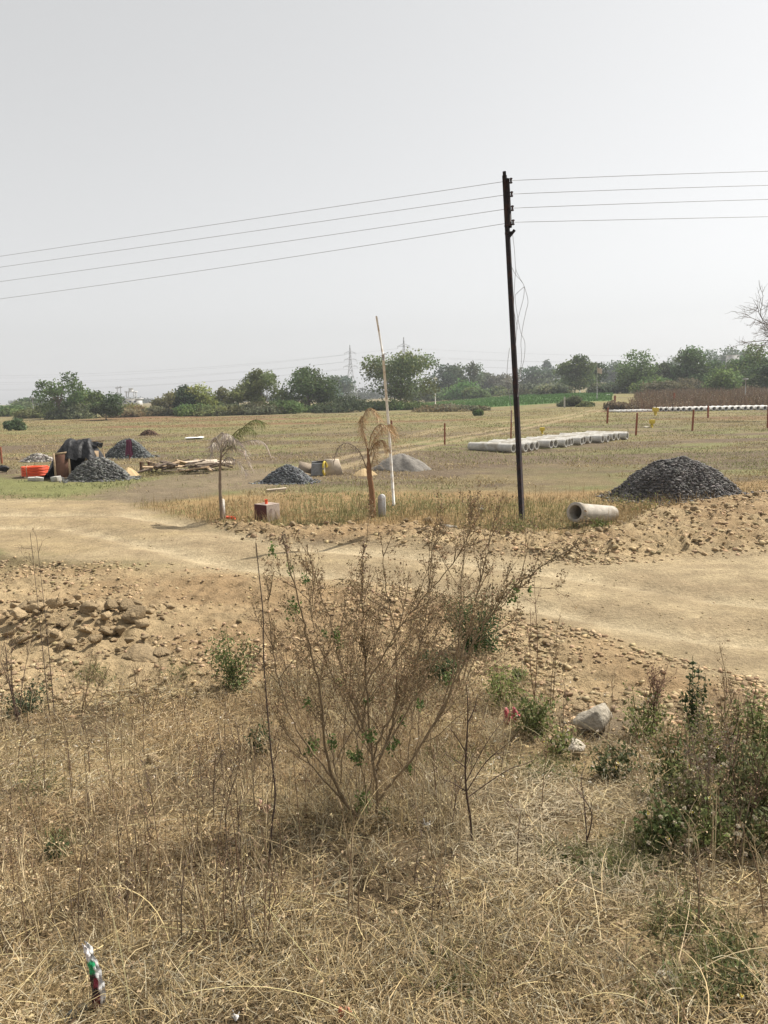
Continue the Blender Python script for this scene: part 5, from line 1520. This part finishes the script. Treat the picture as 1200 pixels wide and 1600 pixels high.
    tag(mb.build('green_groundcover', M['leaf']), 'small green leaves and blades growing low between the straw', 'ground cover', kind='stuff')
foreground()

# ------------------------------------------------------------------ shrubs and weeds of the bank
STEM = np.array([0.21, 0.155, 0.095]); SEED = np.array([0.27, 0.195, 0.115])
def seeds_on(mb, path, n, size, col=SEED, spread=0.010, a=0.25):
    idx = np.sort(U(len(path) * a, len(path) - 1.01, n)); k = idx.astype(int)
    q = path[k] + (path[k + 1] - path[k]) * (idx - k)[:, None] + RNG.normal(size=(n, 3)) * spread
    leaves(mb, q, size * U(0.7, 1.5, n), size * U(0.5, 1.0, n), fcol(col, n, 0.6, 1.5, 0.08))

def twig(tm, sm, p, d, L, r, lev, maxlev, seed_den, rr, ssize=0.009, stem=STEM, seed=SEED):
    n = 5; pts = [p]; dd = d.copy()
    for k in range(n):
        dd = dd + rr.normal(size=3) * 0.07 + np.array([0, 0, 0.035]); dd /= np.linalg.norm(dd)
        pts.append(pts[-1] + dd * L / n)
    pts = np.array(pts)
    tube(tm, pts, np.linspace(r, r * 0.45, n + 1), 4, stem * rr.uniform(0.8, 1.25))
    if seed_den and lev >= maxlev - 1:
        m = max(2, int(L * seed_den)); seeds_on(sm, pts, m, ssize, seed)
    if lev >= maxlev: return
    for k in range(rr.integers(2, 5)):
        j = rr.integers(1, n + 1)
        nd = dd * 0.9 + rr.normal(size=3) * 0.45 + np.array([0, 0, 0.2]); nd /= np.linalg.norm(nd)
        twig(tm, sm, pts[j], nd, L * rr.uniform(0.4, 0.7), r * 0.55, lev + 1, maxlev, seed_den, rr, ssize, stem, seed)

def main_shrub():
    b = G(572, 1288); D = b[1]
    t = thing('dry_shrub', b, 'large dry brown shrub with forking stems in the middle foreground', 'shrub')
    rr = np.random.default_rng(21)
    stems = [  # photo pixels of each main stem, its thickness and how far it leans toward or away from the viewer
        ([(575, 1288), (545, 1262), (520, 1215), (508, 1165), (500, 1080), (482, 1000), (462, 920), (440, 835)], 0.0095, -0.25, 8),
        ([(585, 1288), (590, 1240), (582, 1190), (572, 1150), (556, 1110), (538, 1060), (520, 985), (498, 920), (480, 850)], 0.009, 0.15, 14),
        ([(590, 1240), (588, 1205), (600, 1170), (614, 1130), (620, 1080), (618, 1010), (605, 930), (597, 860)], 0.008, 0.30, 12),
        ([(592, 1250), (616, 1218), (650, 1178), (690, 1110), (722, 1040), (752, 985), (790, 930), (840, 890), (905, 847)], 0.0072, -0.10, 10),
        ([(580, 1190), (600, 1140), (640, 1060), (664, 980), (672, 900), (676, 830)], 0.006, 0.4, 14),
        ([(582, 1188), (575, 1100), (567, 1000), (566, 920), (567, 848)], 0.006, 0.25, 12),
        ([(650, 1178), (700, 1090), (728, 1000), (745, 930), (760, 870), (772, 820)], 0.006, 0.25, 14),
        ([(690, 1110), (716, 1010), (720, 920), (728, 850), (738, 800)], 0.005, 0.4, 12),
        ([(520, 1215), (470, 1150), (440, 1080), (425, 1010), (418, 930)], 0.006, 0.2, 8),
        ([(556, 1110), (590, 1040), (640, 960), (700, 890), (742, 830)], 0.005, -0.3, 10),
        ([(545, 1262), (490, 1200), (452, 1150), (430, 1110)], 0.005, -0.3, 4),
        ([(600, 1170), (650, 1090), (690, 1020), (770, 960), (826, 905)], 0.005, 0.1, 8),
        ([(572, 1150), (530, 1080), (500, 1010), (486, 950), (490, 880)], 0.005, 0.3, 10),
    ]
    tm, sm = MB(), MB()
    paths = []
    for pix, r, lean, nt_ in stems:
        zz = np.array([p[1] for p in pix]); tpar = (1288 - zz) / 460
        ctrl = [at_y(x, y, D + lean * max(0, tp)) for (x, y), tp in zip(pix, tpar)]
        path = smooth_path(ctrl, 7)
        path[1:-1] += rr.normal(size=(len(path) - 2, 3)) * 0.003
        paths.append(path)
        mb = MB(); tube(mb, path, np.linspace(r, r * 0.28, len(path)), 6, STEM * rr.uniform(0.9, 1.2)); mb.build('stem', M['bark'], t, b, smooth=True)
        for k in range(nt_):
            j = int(len(path) * rr.uniform(0.28, 0.97))
            d = path[min(j + 1, len(path) - 1)] - path[j - 1]; d /= np.linalg.norm(d)
            d = d + rr.normal(size=3) * 0.42 + np.array([0, 0, 0.15]); d /= np.linalg.norm(d)
            L = rr.uniform(0.12, 0.36) * (1.1 - 0.55 * j / len(path))
            twig(tm, sm, path[j], d, L, 0.0026, 1, 3, 75, rr, 0.012)
        seeds_on(sm, path, 26, 0.009, a=0.7)
    # many finer shoots filling the bush
    fine = MB()
    for i in range(15):
        px0, py0 = rr.uniform(520, 650), rr.uniform(1130, 1280); tx = rr.uniform(405, 825); ty = rr.uniform(850, 1010) + abs(tx - 620) * 0.15
        dz = rr.uniform(-0.3, 0.9)
        ctrl = [at_y(px0, py0, D), at_y(px0 + (tx - px0) * 0.35, py0 + (ty - py0) * 0.45, D + dz * 0.5), at_y(tx, ty, D + dz)]
        path = smooth_path(ctrl, 12); path[1:-1] += rr.normal(size=(len(path) - 2, 3)) * 0.004
        tube(fine, path, np.linspace(0.0034, 0.0011, len(path)), 5, STEM * rr.uniform(0.8, 1.2))
        for k in range(9):
            j = int(len(path) * rr.uniform(0.35, 0.98)); d = path[j] - path[j - 1]; d /= np.linalg.norm(d)
            d = d + rr.normal(size=3) * 0.42 + np.array([0, 0, 0.1]); d /= np.linalg.norm(d)
            twig(tm, sm, path[j], d, rr.uniform(0.08, 0.22), 0.0018, 2, 3, 80, rr, 0.012)
        seeds_on(sm, path, 24, 0.009, a=0.6)
        m = 40; j = rr.integers(int(len(path) * 0.2), len(path), m)
        leaves(sm, path[j] + rr.normal(size=(m, 3)) * 0.03, U(0.008, 0.022, m), U(0.004, 0.010, m), fcol((0.30, 0.215, 0.13), m, 0.5, 1.4))
    for i in range(22):                 # upright thin stems growing out of the tangle
        q = P(rr.uniform(440, 760), rr.uniform(1080, 1230)); q[2] = ground(q[0], q[1]); h = rr.uniform(0.45, 1.05)
        e = q + np.array([rr.normal() * 0.10, rr.normal() * 0.10, h])
        path = smooth_path([q, (q + e) / 2 + rr.normal(size=3) * 0.03, e], 9); path[1:-1] += rr.normal(size=(len(path) - 2, 3)) * 0.004
        tube(fine, path, np.linspace(0.0030, 0.0010, len(path)), 5, STEM * rr.uniform(0.75, 1.2))
        for k in range(7):
            j = int(len(path) * rr.uniform(0.4, 0.98)); d = path[j] - path[j - 1]; d /= np.linalg.norm(d)
            d = d + rr.normal(size=3) * 0.45; d /= np.linalg.norm(d)
            twig(tm, sm, path[j], d, rr.uniform(0.05, 0.16), 0.0016, 2, 3, 80, rr, 0.012)
        seeds_on(sm, path, 26, 0.011, a=0.5)
    fine.build('branches', M['bark'], t, b)
    # the heavy seed spike that reaches right
    path = paths[3]
    for k in range(13):
        j = int(len(path) * (0.68 + 0.31 * k / 13))
        d = path[min(j + 1, len(path) - 1)] - path[j - 1]; d /= np.linalg.norm(d); d = d + rr.normal(size=3) * 0.35 + [0, 0, 0.25]; d /= np.linalg.norm(d)
        L = rr.uniform(0.05, 0.17) * (1.1 - 0.05 * k)
        e = path[j] + d * L
        pp = np.linspace(path[j], e, 6); tube(tm, pp, 0.0018, 4, STEM); seeds_on(sm, pp, int(40 * L / 0.12 * 0.6) + 4, 0.012, np.array([0.17, 0.13, 0.08]), 0.009, 0.05)
    seeds_on(sm, path, 60, 0.013, np.array([0.15, 0.12, 0.07]), 0.011, 0.68)
    seeds_on(sm, paths[0], 40, 0.014, np.array([0.20, 0.15, 0.11]), 0.008, 0.93)
    seeds_on(sm, paths[5], 60, 0.013, np.array([0.17, 0.115, 0.085]), 0.010, 0.78)
    tm.build('twigs', M['bark'], t, b); sm.build('seed_heads', M['grass'], t, b)['kind'] = 'stuff'
    # sparse green leaf tufts
    lm = MB()
    for px, py, s, m in ((458, 952, 14, 40), (425, 860, 10, 24), (452, 888, 8, 16), (478, 905, 8, 18), (525, 990, 10, 20), (530, 1005, 10, 24), (482, 1100, 12, 26), (488, 1160, 14, 44), (486, 1170, 12, 30), (520, 1160, 12, 30),
                         (578, 1150, 13, 34), (560, 1185, 13, 40), (548, 1180, 10, 24), (610, 1170, 10, 26), (618, 1158, 9, 20), (566, 1255, 20, 90), (600, 1275, 14, 60), (640, 1200, 10, 20), (700, 1060, 12, 30), (655, 1100, 10, 24), (628, 1130, 8, 14), (806, 920, 11, 30), (800, 935, 10, 24), (828, 922, 6, 12), (508, 990, 7, 12), (530, 1065, 10, 18), (575, 1095, 9, 16)):
        m = int(m * 1.6)
        q = at_y(px, py, D + rr.uniform(-0.1, 0.25)); k = mpp(q)
        pts = q + rr.normal(size=(m, 3)) * s * k * np.array([0.36, 0.36, 0.5])
        leaves(lm, pts, U(0.011, 0.026, m), U(0.008, 0.018, m), fcol((0.12, 0.17, 0.055), m, 0.6, 1.5))
    lm.build('leaves', M['leaf'], t, b)
    # tall bare stem left of it
    b = G(420, 1352); D = b[1]
    t = thing('tall_stem_weed', b, 'single tall bare dark stem left of the large dry shrub', 'weed')
    path = smooth_path([at_y(x, y, D + max(0, 1352 - y) * 0.0004) for x, y in ((420, 1352), (425, 1290), (430, 1240), (424, 1180), (417, 1100), (412, 1030), (411, 960), (404, 890), (400, 848))], 6)
    mb = MB(); tube(mb, path, np.linspace(0.0055, 0.0018, len(path)), 6, (0.085, 0.062, 0.05)); mb.build('stem', M['bark'], t, b)
    tm, sm = MB(), MB()
    for k in range(9):
        j = int(len(path) * rr.uniform(0.35, 0.95)); d = np.array([rr.normal() * 0.6, rr.normal() * 0.4, 0.8]); d /= np.linalg.norm(d)
        tm = MB(); twig(tm, sm, path[j], d, rr.uniform(0.05, 0.14), 0.0015, 2, 2, 40, rr); tm.build('side_twig', M['bark'], t, b)
    sm.build('seed_heads', M['grass'], t, b)['kind'] = 'stuff'
    # young bare sapling right of it
    b = G(738, 1318); D = b[1]
    t = thing('bare_sapling', b, 'bare dark sapling with forked side twigs right of the dry shrub', 'sapling')
    path = smooth_path([at_y(x, y, D) for x, y in ((738, 1318), (735, 1280), (729, 1240), (727, 1200), (730, 1150), (731, 1100), (728, 1070))], 6)
    mb = MB(); tube(mb, path, np.linspace(0.007, 0.002, len(path)), 6, (0.085, 0.058, 0.045)); mb.build('stem', M['bark'], t, b)
    tm, sm = MB(), MB()
    for pix, dz in (([(727, 1240), (760, 1190), (795, 1160), (815, 1135)], -0.1), ([(728, 1222), (755, 1170), (775, 1140), (792, 1120)], 0.12), ([(728, 1248), (790, 1205), (830, 1190), (845, 1175)], 0.1), ([(730, 1178), (712, 1150), (702, 1136)], -0.1), ([(729, 1200), (708, 1185), (690, 1175)], 0.1), ([(728, 1236), (705, 1222), (692, 1218)], -0.08), ([(731, 1130), (742, 1105), (746, 1085)], 0.06), ([(760, 1190), (775, 1178), (800, 1176)], 0.0)):
        pp = smooth_path([at_y(x, y, D + dz * i / 3) for i, (x, y) in enumerate(pix)], 5); tm = MB(); tube(tm, pp, np.linspace(0.0032, 0.0012, len(pp)), 4, (0.10, 0.07, 0.055))
        seeds_on(sm, pp, 8, 0.008, a=0.5)
        for k in range(3):
            j = rr.integers(4, len(pp)); d = np.array([rr.normal() * 0.7, rr.normal() * 0.4, 0.6]); d /= np.linalg.norm(d); twig(tm, sm, pp[j - 1], d, 0.07, 0.0012, 2, 2, 30, rr)
        tm.build('side_branch', M['bark'], t, b)
    sm.build('seed_heads', M['grass'], t, b)['kind'] = 'stuff'
    # other dry forbs
    def forb(px, py, top, spread, label, n=5, den=45, col=STEM, name='dry_weed', maxlev=3, seedc=SEED):
        b = G(px, py); D = b[1]; t = thing(name, b, label, 'weed')
        tm, sm = MB(), MB(); h = at_y(px, top, D)[2] - b[2]; k = mpp(b)
        for i in range(n):
            e = b + np.array([rr.uniform(-1, 1) * spread * k, rr.uniform(-1, 1) * spread * k * 0.7, h * rr.uniform(0.65, 1.0) if i else h])
            path = smooth_path([b + rr.normal(size=3) * [0.02, 0.02, 0], (b + e) / 2 + rr.normal(size=3) * 0.02, e], 6)
            tube(tm, path, np.linspace(0.004, 0.0014, len(path)), 5, col)
            for q in range(7):
                j = int(len(path) * rr.uniform(0.35, 0.98)); d = (path[j] - path[j - 1]); d /= np.linalg.norm(d); d = d + rr.normal(size=3) * 0.5; d /= np.linalg.norm(d)
                twig(tm, sm, path[j], d, rr.uniform(0.05, 0.16) * min(1, h / 0.6), 0.0016, 2, maxlev, den, rr, 0.009, col, seedc)
        tm.build('stems', M['bark'], t, b); sm.build('seed_heads', M['grass'], t, b)['kind'] = 'stuff'
    forb(80, 1130, 832, 8, 'very tall thin dry weed stalk at the left above the boulders', 2, 30, np.array([0.10, 0.075, 0.06]))
    forb(30, 1140, 1000, 60, 'dark twiggy weed at the left edge of the bank', 6, 30, np.array([0.10, 0.07, 0.055]))
    forb(130, 1120, 1020, 50, 'brown twiggy weed below the boulder heap', 6, 40)
    forb(235, 1120, 1035, 30, 'small brown weed right below the boulder heap', 4, 40)
    forb(620, 1110, 960, 70, 'mauve brown seeding weed behind the large dry shrub', 8, 60)
    forb(720, 1090, 850, 60, 'tall mauve seeding weed right behind the large shrub', 9, 60)
    forb(470, 1110, 985, 50, 'low mauve seeding weed left behind the large shrub', 7, 55)
    forb(560, 1100, 900, 50, 'upright mauve seeding weed directly behind the large shrub', 7, 60)
    forb(838, 1110, 905, 14, 'slim reddish weed leaning left of the verge rubble', 2, 40, np.array([0.16, 0.09, 0.06]))
    forb(862, 1110, 985, 14, 'short mauve spike on the verge rubble', 2, 70)
    forb(1025, 1150, 1045, 24, 'reddish brown seeding weed among the right hand greens', 6, 80, np.array([0.15, 0.085, 0.06]), seedc=np.array([0.17, 0.095, 0.075]))
    forb(1075, 1240, 1090, 60, 'straw coloured leggy weed between the leafy ones on the right', 7, 40, np.array([0.34, 0.26, 0.15]), seedc=np.array([0.42, 0.34, 0.23]))
    forb(1150, 1210, 1075, 50, 'brown leggy weed at the back right of the greens', 6, 50, np.array([0.20, 0.14, 0.09]))
    forb(1030, 1300, 1170, 50, 'pale leggy weed before the broad dark one', 6, 40, np.array([0.36, 0.29, 0.17]), seedc=np.array([0.48, 0.41, 0.30]))
    forb(1160, 1330, 1130, 40, 'dark dry stalk weed at the right edge of the bank', 4, 25, np.array([0.12, 0.085, 0.06]))
    forb(1110, 1300, 1120, 50, 'greyish dry weed in the middle of the right hand greens', 5, 60, np.array([0.20, 0.15, 0.11]), seedc=np.array([0.27, 0.21, 0.165]))
    forb(915, 1320, 1215, 14, 'small thin dark weed standing in the bleached straw', 2, 18, np.array([0.11, 0.08, 0.065]), maxlev=2)
    forb(1125, 1130, 1010, 12, 'thin brown weed stalk right of the tall leafy spike', 2, 25)
    forb(780, 850 + 0, 780, 26, 'dry twigs growing from the berm left of the dark pole', 5, 25, np.array([0.13, 0.09, 0.07]), name='berm_weed', maxlev=2)
    forb(562, 808, 700, 16, 'thin brown weed standing before the dead palm', 3, 30, np.array([0.20, 0.13, 0.085]), name='berm_weed', maxlev=2)

    def leafy(px, py, top, wpx, label, col=(0.07, 0.10, 0.035), n=500, stems=8, leaf=(0.016, 0.036), flowers=0, name='leafy_weed', spike=0.0, lean=0.0, dz=0.0):
        b = G(px, py); b[1] += dz; b[2] = ground(b[0], b[1]); D = b[1]; t = thing(name, b, label, 'weed'); k = mpp(b)
        h = at_y(px, top, D)[2] - b[2]; w = wpx * k
        st, lm, fm = MB(), MB(), MB()
        n = int(n * (0.72 if px > 960 and py > 1100 else 1)); per = n // stems
        heads = []
        for i in range(stems):
            hh = h * (rr.uniform(0.5, 0.95) if i else 1.0)
            e = b + np.array([rr.uniform(-0.5, 0.5) * w + lean * k, rr.uniform(-0.5, 0.5) * w * 0.8, hh])
            path = smooth_path([b + rr.normal(size=3) * [0.15 * w, 0.12 * w, 0], (b + e) / 2 + rr.normal(size=3) * 0.02, e], 7)
            tube(st, path, np.linspace(0.0045, 0.0015, len(path)), 5, (0.12, 0.12, 0.055))
            m = per; idx = U(1, len(path) - 1.01, m); kk = idx.astype(int); q = path[kk]
            wd = (0.02 + 0.085 * w) * (1 - spike * idx / len(path))
            off = rr.normal(size=(m, 3)) * wd[:, None] * np.array([1, 1, 0.55])
            q = q + off; q[:, 2] = np.maximum(q[:, 2], b[2] + 0.01)
            L = U(leaf[0], leaf[1], m)
            tone = rr.uniform(0.75, 1.25)
            leaves(lm, q, L, L * U(0.45, 0.75, m), fcol(np.array(col) * tone, m, 0.6, 1.5), nrm=off / (np.linalg.norm(off, axis=1, keepdims=True) + 1e-6) * 0.7 + [0, 0, 0.6])
            heads.append(e)
        st.build('stems', M['leaf'], t, b); lm.build('foliage', M['leaf'], t, b)
        for i in range(flowers):       # fluffy seed balls or small daisies on long stalks
            a = rr.uniform(0, 6.28); rad_ = w * rr.uniform(0.1, 0.65)
            s = b + np.array([math.cos(a) * rad_ * 0.5, math.sin(a) * rad_ * 0.5, h * 0.3]); e = b + np.array([math.cos(a) * rad_, math.sin(a) * rad_ - 0.05, h * rr.uniform(0.35, 0.95)])
            fm = MB()
            tube(fm, smooth_path([s, (s + e) / 2 + [0, 0, 0.03], e], 5), 0.0013, 4, (0.23, 0.19, 0.09))
            m = 44
            if i % 4 == 3:             # daisy: white rays round a yellow middle
                an = np.linspace(0, 6.28, 6)[:-1]
                rays = np.stack([np.cos(an), np.sin(an), np.zeros(5)], 1)
                leaves(fm, e + rays * 0.008, 0.010, 0.006, (0.80, 0.78, 0.62)); d = rr.normal(size=(16, 3)); leaves(fm, e + d * 0.003, 0.006, 0.005, (0.72, 0.55, 0.08))
                fm.build('daisy', M['grass'], t, b)
            else:
                d = rr.normal(size=(m, 3)); d /= np.linalg.norm(d, axis=1, keepdims=True)
                leaves(fm, e + d * 0.006, 0.010, 0.004, fcol((0.66, 0.59, 0.46), m, 0.8, 1.15), axis=d * 3)
                fm.build('seed_ball', M['grass'], t, b)
    GRN = (0.155, 0.18, 0.065); DK = (0.115, 0.145, 0.052); LT = (0.195, 0.22, 0.08)
    leafy(365, 1080, 978, 66, 'green bush left of the dry shrub at the bank edge', DK, 1200, 12)
    leafy(748, 1022, 928, 96, 'dark green bush right behind the dry shrub', (0.06, 0.092, 0.034), 3600, 16)
    leafy(682, 1078, 1006, 62, 'low dark green bush under the right side of the dry shrub', (0.055, 0.08, 0.032), 2200, 13)
    leafy(785, 1110, 1045, 60, 'fresh green bush left of the red wrapper', LT, 800, 9)
    leafy(838, 1150, 1080, 62, 'dark leafy bush right of the red wrapper', GRN, 1000, 11)
    leafy(815, 1075, 1045, 26, 'little green plant above the red wrapper', GRN, 300, 5)
    leafy(45, 1120, 1062, 80, 'grey green low bush at the left edge of the bank', (0.09, 0.11, 0.06), 600, 9)
    leafy(403, 1180, 1120, 24, 'small green plant at the foot of the tall bare stem', (0.08, 0.10, 0.045), 200, 5)
    leafy(95, 1345, 1305, 26, 'tiny green plant among the brown stems on the left', (0.085, 0.11, 0.045), 160, 4)
    leafy(1085, 1165, 1030, 46, 'tall dark leafy spike at the back of the right hand greens', (0.055, 0.082, 0.032), 900, 7, spike=0.8)
    leafy(1006, 1160, 1080, 70, 'bushy green weed right of the large grey boulder', LT, 900, 10, flowers=8)
    leafy(1120, 1190, 1080, 80, 'green weed right of the tall leafy spike', GRN, 1300, 12)
    leafy(1185, 1205, 1065, 80, 'green weed at the right edge of the view', GRN, 1300, 12, flowers=3)
    leafy(1080, 1290, 1180, 90, 'olive weed under the broad dark one among the greens', (0.16, 0.165, 0.07), 1100, 12, flowers=8)
    leafy(1195, 1280, 1150, 80, 'tall olive weed cut by the right edge of the view', (0.15, 0.16, 0.065), 1200, 12, flowers=6)
    leafy(1050, 1245, 1140, 90, 'broad dark green weed below the tall leafy spike', DK, 900, 12, flowers=12)
    leafy(1140, 1270, 1150, 100, 'broad grey green weed in the midst of the right hand greens', (0.13, 0.145, 0.065), 900, 12, flowers=8)
    leafy(1035, 1330, 1245, 70, 'dark leafy weed with white daisies at the front left of the greens', DK, 900, 9, flowers=12)
    leafy(1110, 1330, 1235, 90, 'dark weed with fluffy heads at the front of the greens', GRN, 700, 10, flowers=14)
    leafy(1180, 1340, 1230, 90, 'sprawling weed with fluffy heads at the front right corner', (0.13, 0.145, 0.06), 620, 10, flowers=12)
    leafy(872, 1180, 1128, 50, 'wispy green weed left of the large grey boulder', LT, 260, 7, flowers=12)
    leafy(955, 1215, 1160, 70, 'low green weed below the large grey boulder', (0.10, 0.115, 0.05), 420, 8, flowers=9)
    leafy(1160, 1560, 1510, 90, 'low green weed in the bottom right corner', (0.12, 0.14, 0.06), 200, 8, leaf=(0.012, 0.028), flowers=4)
    leafy(812, 838 + 2, 800, 60, 'green grassy weed at the foot of the dark pole', (0.14, 0.15, 0.055), 300, 10, leaf=(0.02, 0.06), name='berm_weed', dz=0.4)
    leafy(930, 828, 808, 40, 'green plant growing beside the lone pipe', (0.13, 0.15, 0.05), 260, 8, leaf=(0.02, 0.05), name='berm_weed', dz=-0.25)
    leafy(1000, 800, 770, 120, 'green grassy weed at the foot of the big gravel heap', (0.16, 0.17, 0.06), 420, 14, leaf=(0.02, 0.06), name='berm_weed', dz=0.1)
main_shrub()

# ------------------------------------------------------------------ litter of the foreground
def litter():
    # crumpled printed packet, standing on edge
    b = G(140, 1585); k = mpp(b)
    t = thing('snack_packet', b, 'crumpled shiny packet with green and maroon print in the bottom left', 'packet')
    n, m = 30, 9
    u = np.linspace(0, 1, n); v = np.linspace(-1, 1, m)
    Ug, Vg = np.meshgrid(u, v, indexing='ij')
    cx = np.interp(u, [0, 0.25, 0.5, 0.75, 1], [150, 151, 147, 140, 130]); cyy = np.interp(u, [0, 1], [1588, 1478])
    c = np.array([at_y(a, e, b[1] + 0.0) for a, e in zip(cx, cyy)])
    wid = np.interp(u, [0, 0.1, 0.5, 0.7, 0.8, 1], [0.020, 0.026, 0.024, 0.018, 0.013, 0.009])
    crk = 0.004 * np.sin(Ug * 40 + Vg * 3) + 0.003 * np.sin(Ug * 23 - Vg * 7)
    x = c[:, 0][:, None] + Vg * wid[:, None] * 0.8; y = c[:, 1][:, None] + 0.010 * Vg ** 2 - Vg * wid[:, None] * 0.25 + crk; z = c[:, 2][:, None] + 0.004 * np.sin(Vg * 5)
    colr = np.zeros((n, m, 3)) + np.array([0.035, 0.025, 0.03])
    colr[(Ug > 0.60) & (Ug < 0.76)] = (0.02, 0.30, 0.12)
    colr[Ug >= 0.76] = (0.74, 0.70, 0.70)
    colr[(Ug > 0.12) & (Ug < 0.30) & (Vg > -0.7)] = (0.16, 0.025, 0.045)
    colr[(Ug > 0.40) & (Ug < 0.55) & (Vg > -0.1)] = (0.24, 0.03, 0.06)
    colr[(Vg > 0.62) & (Ug < 0.72)] = (0.72, 0.72, 0.72)
    i = np.arange(n - 1)[:, None] * m + np.arange(m - 1)[None]; f = np.stack([i, i + m, i + m + 1, i + 1], -1).reshape(-1, 4)
    V = np.stack([x, y, z], -1).reshape(-1, 3)
    mb = MB(); mb.add(V, f, colr.reshape(-1, 3)); mb.add(V + np.array([0.004, 0.012, 0]), f[:, ::-1], (0.6, 0.6, 0.6)); mb.build('film', M['wrapper'], t, b, smooth=True)
    p = G(120, 1588)
    mb = MB(); an = np.linspace(0, 6.28, 15)[:-1]
    ring = np.stack([np.cos(an) * 0.034, np.sin(an) * 0.045, 0.006 + 0.006 * np.sin(an * 2)], 1)
    vv = np.concatenate([ring, ring * [0.8, 0.8, 1] + [0, 0, 0.012]]) + p
    j = np.arange(14); mb.add(vv, [np.stack([j, (j + 1) % 14, (j + 1) % 14 + 14, j + 14], 1), np.array([j + 14])], (0.10, 0.105, 0.095))
    tag(mb.build('flat_lid', M['scrap'], origin=p), 'flat grey scrap lying in the hollow beside the packet', 'scrap')
    def scrap(px, py, w, col, label, tall=1.0):
        p = G(px, py); s = w * mpp(p); nn = 9
        u, v = np.meshgrid(np.linspace(-1, 1, nn), np.linspace(-1, 1, nn), indexing='ij')
        sd = px % 13
        x = u * s / 2 * (0.8 + 0.2 * np.sin(v * 3 + sd)); y = v * s * 0.3 + 0.2 * s * np.sin(u * 3 + sd); z = 0.02 + s * tall * 0.35 * (1 + np.sin(u * 2.6 + sd) * np.cos(v * 3.1 + sd)) 
        i = np.arange(nn - 1)[:, None] * nn + np.arange(nn - 1)[None]; f = np.stack([i, i + nn, i + nn + 1, i + 1], -1).reshape(-1, 4)
        V = np.stack([x, y, z], -1).reshape(-1, 3) + p
        mb = MB(); mb.add(V, f, col); mb.add(V - np.array([0, 0, 0.003]), f[:, ::-1], col)
        tag(mb.build('plastic_scrap', M['scrap'], origin=p, smooth=True), label, 'scrap')
    scrap(800, 1138, 26, (0.42, 0.08, 0.10), 'crumpled red wrapper between two green bushes', 1.5)
    scrap(413, 1275, 22, (0.62, 0.38, 0.28), 'pinkish scrap at the foot of the tall bare stem')
    scrap(667, 1292, 14, (0.75, 0.74, 0.72), 'white scrap in the straw below the dry shrub')
    scrap(540, 1598, 22, (0.55, 0.16, 0.10), 'orange red scrap at the bottom edge of the view')
    scrap(368, 1598, 14, (0.75, 0.74, 0.74), 'white scrap at the bottom edge right of the packet')
    scrap(752, 803, 8, (0.78, 0.78, 0.76), 'white scrap hanging in the grass left of the dark pole', 2.0)
litter()

# ------------------------------------------------------------------ air, light, sky
def air_and_light():
    mb = MB(); zb, zt = -2.0, 48.0
    box(mb, (0, 690, (zb + zt) / 2), (3200, 1460, zt - zb))
    m, nt, out = new_mat('thin_haze')
    pv = N(nt, 'ShaderNodeVolumePrincipled')
    pv.inputs['Color'].default_value = (0.90, 0.93, 1.0, 1); pv.inputs['Density'].default_value = 0.00048
    pv.inputs['Anisotropy'].default_value = 0.0
    nt.links.new(pv.outputs[0], out.inputs['Volume'])
    o = mb.build('haze', m); o['kind'] = 'stuff'; o['label'] = 'thin pale haze over the plain'; o['category'] = 'haze'
    az, el = rad(57), rad(50)
    d = Vector((math.sin(az) * math.cos(el), math.cos(az) * math.cos(el), math.sin(el)))
    ld = bpy.data.lights.new('sun', 'SUN'); ld.energy = 4.5; ld.angle = rad(0.5); ld.color = (1.0, 0.94, 0.84)
    lo = bpy.data.objects.new('sun', ld); COL.objects.link(lo); lo.rotation_mode = 'QUATERNION'; lo.rotation_quaternion = d.to_track_quat('Z', 'Y'); lo.location = d * 60
    w = bpy.data.worlds.new('World'); scene.world = w; w.use_nodes = True
    nt = w.node_tree; nt.nodes.clear()
    out = nt.nodes.new('ShaderNodeOutputWorld'); bg = nt.nodes.new('ShaderNodeBackground')
    sky = nt.nodes.new('ShaderNodeTexSky'); sky.sky_type = 'NISHITA'; sky.sun_disc = False
    sky.sun_elevation = el; sky.sun_rotation = az; sky.air_density = 1.0; sky.dust_density = 1.7; sky.ozone_density = 1.0
    hs = nt.nodes.new('ShaderNodeHueSaturation'); hs.inputs['Saturation'].default_value = 0.10
    nt.links.new(sky.outputs[0], hs.inputs['Color']); mx = nt.nodes.new('ShaderNodeMix'); mx.data_type = 'RGBA'      # the even veil of the haze overhead
    mx.inputs[0].default_value = 0.42; mx.inputs[7].default_value = (4.6, 4.6, 4.52, 1)
    nt.links.new(hs.outputs[0], mx.inputs[6]); nt.links.new(mx.outputs[2], bg.inputs[0]); bg.inputs[1].default_value = 0.098
    nt.links.new(bg.outputs[0], out.inputs[0])
air_and_light()
vs = scene.view_settings
scene.display_settings.display_device = 'sRGB'
vs.view_transform = 'Standard'; vs.look = 'None'; vs.exposure = 0.68; vs.gamma = 1.0; vs.use_curve_mapping = False
cy = scene.cycles
scene.render.engine = 'CYCLES'
cy.use_denoising = True
cy.max_bounces = 5; cy.diffuse_bounces = 2; cy.glossy_bounces = 2; cy.transmission_bounces = 2; cy.volume_bounces = 0; cy.transparent_max_bounces = 8
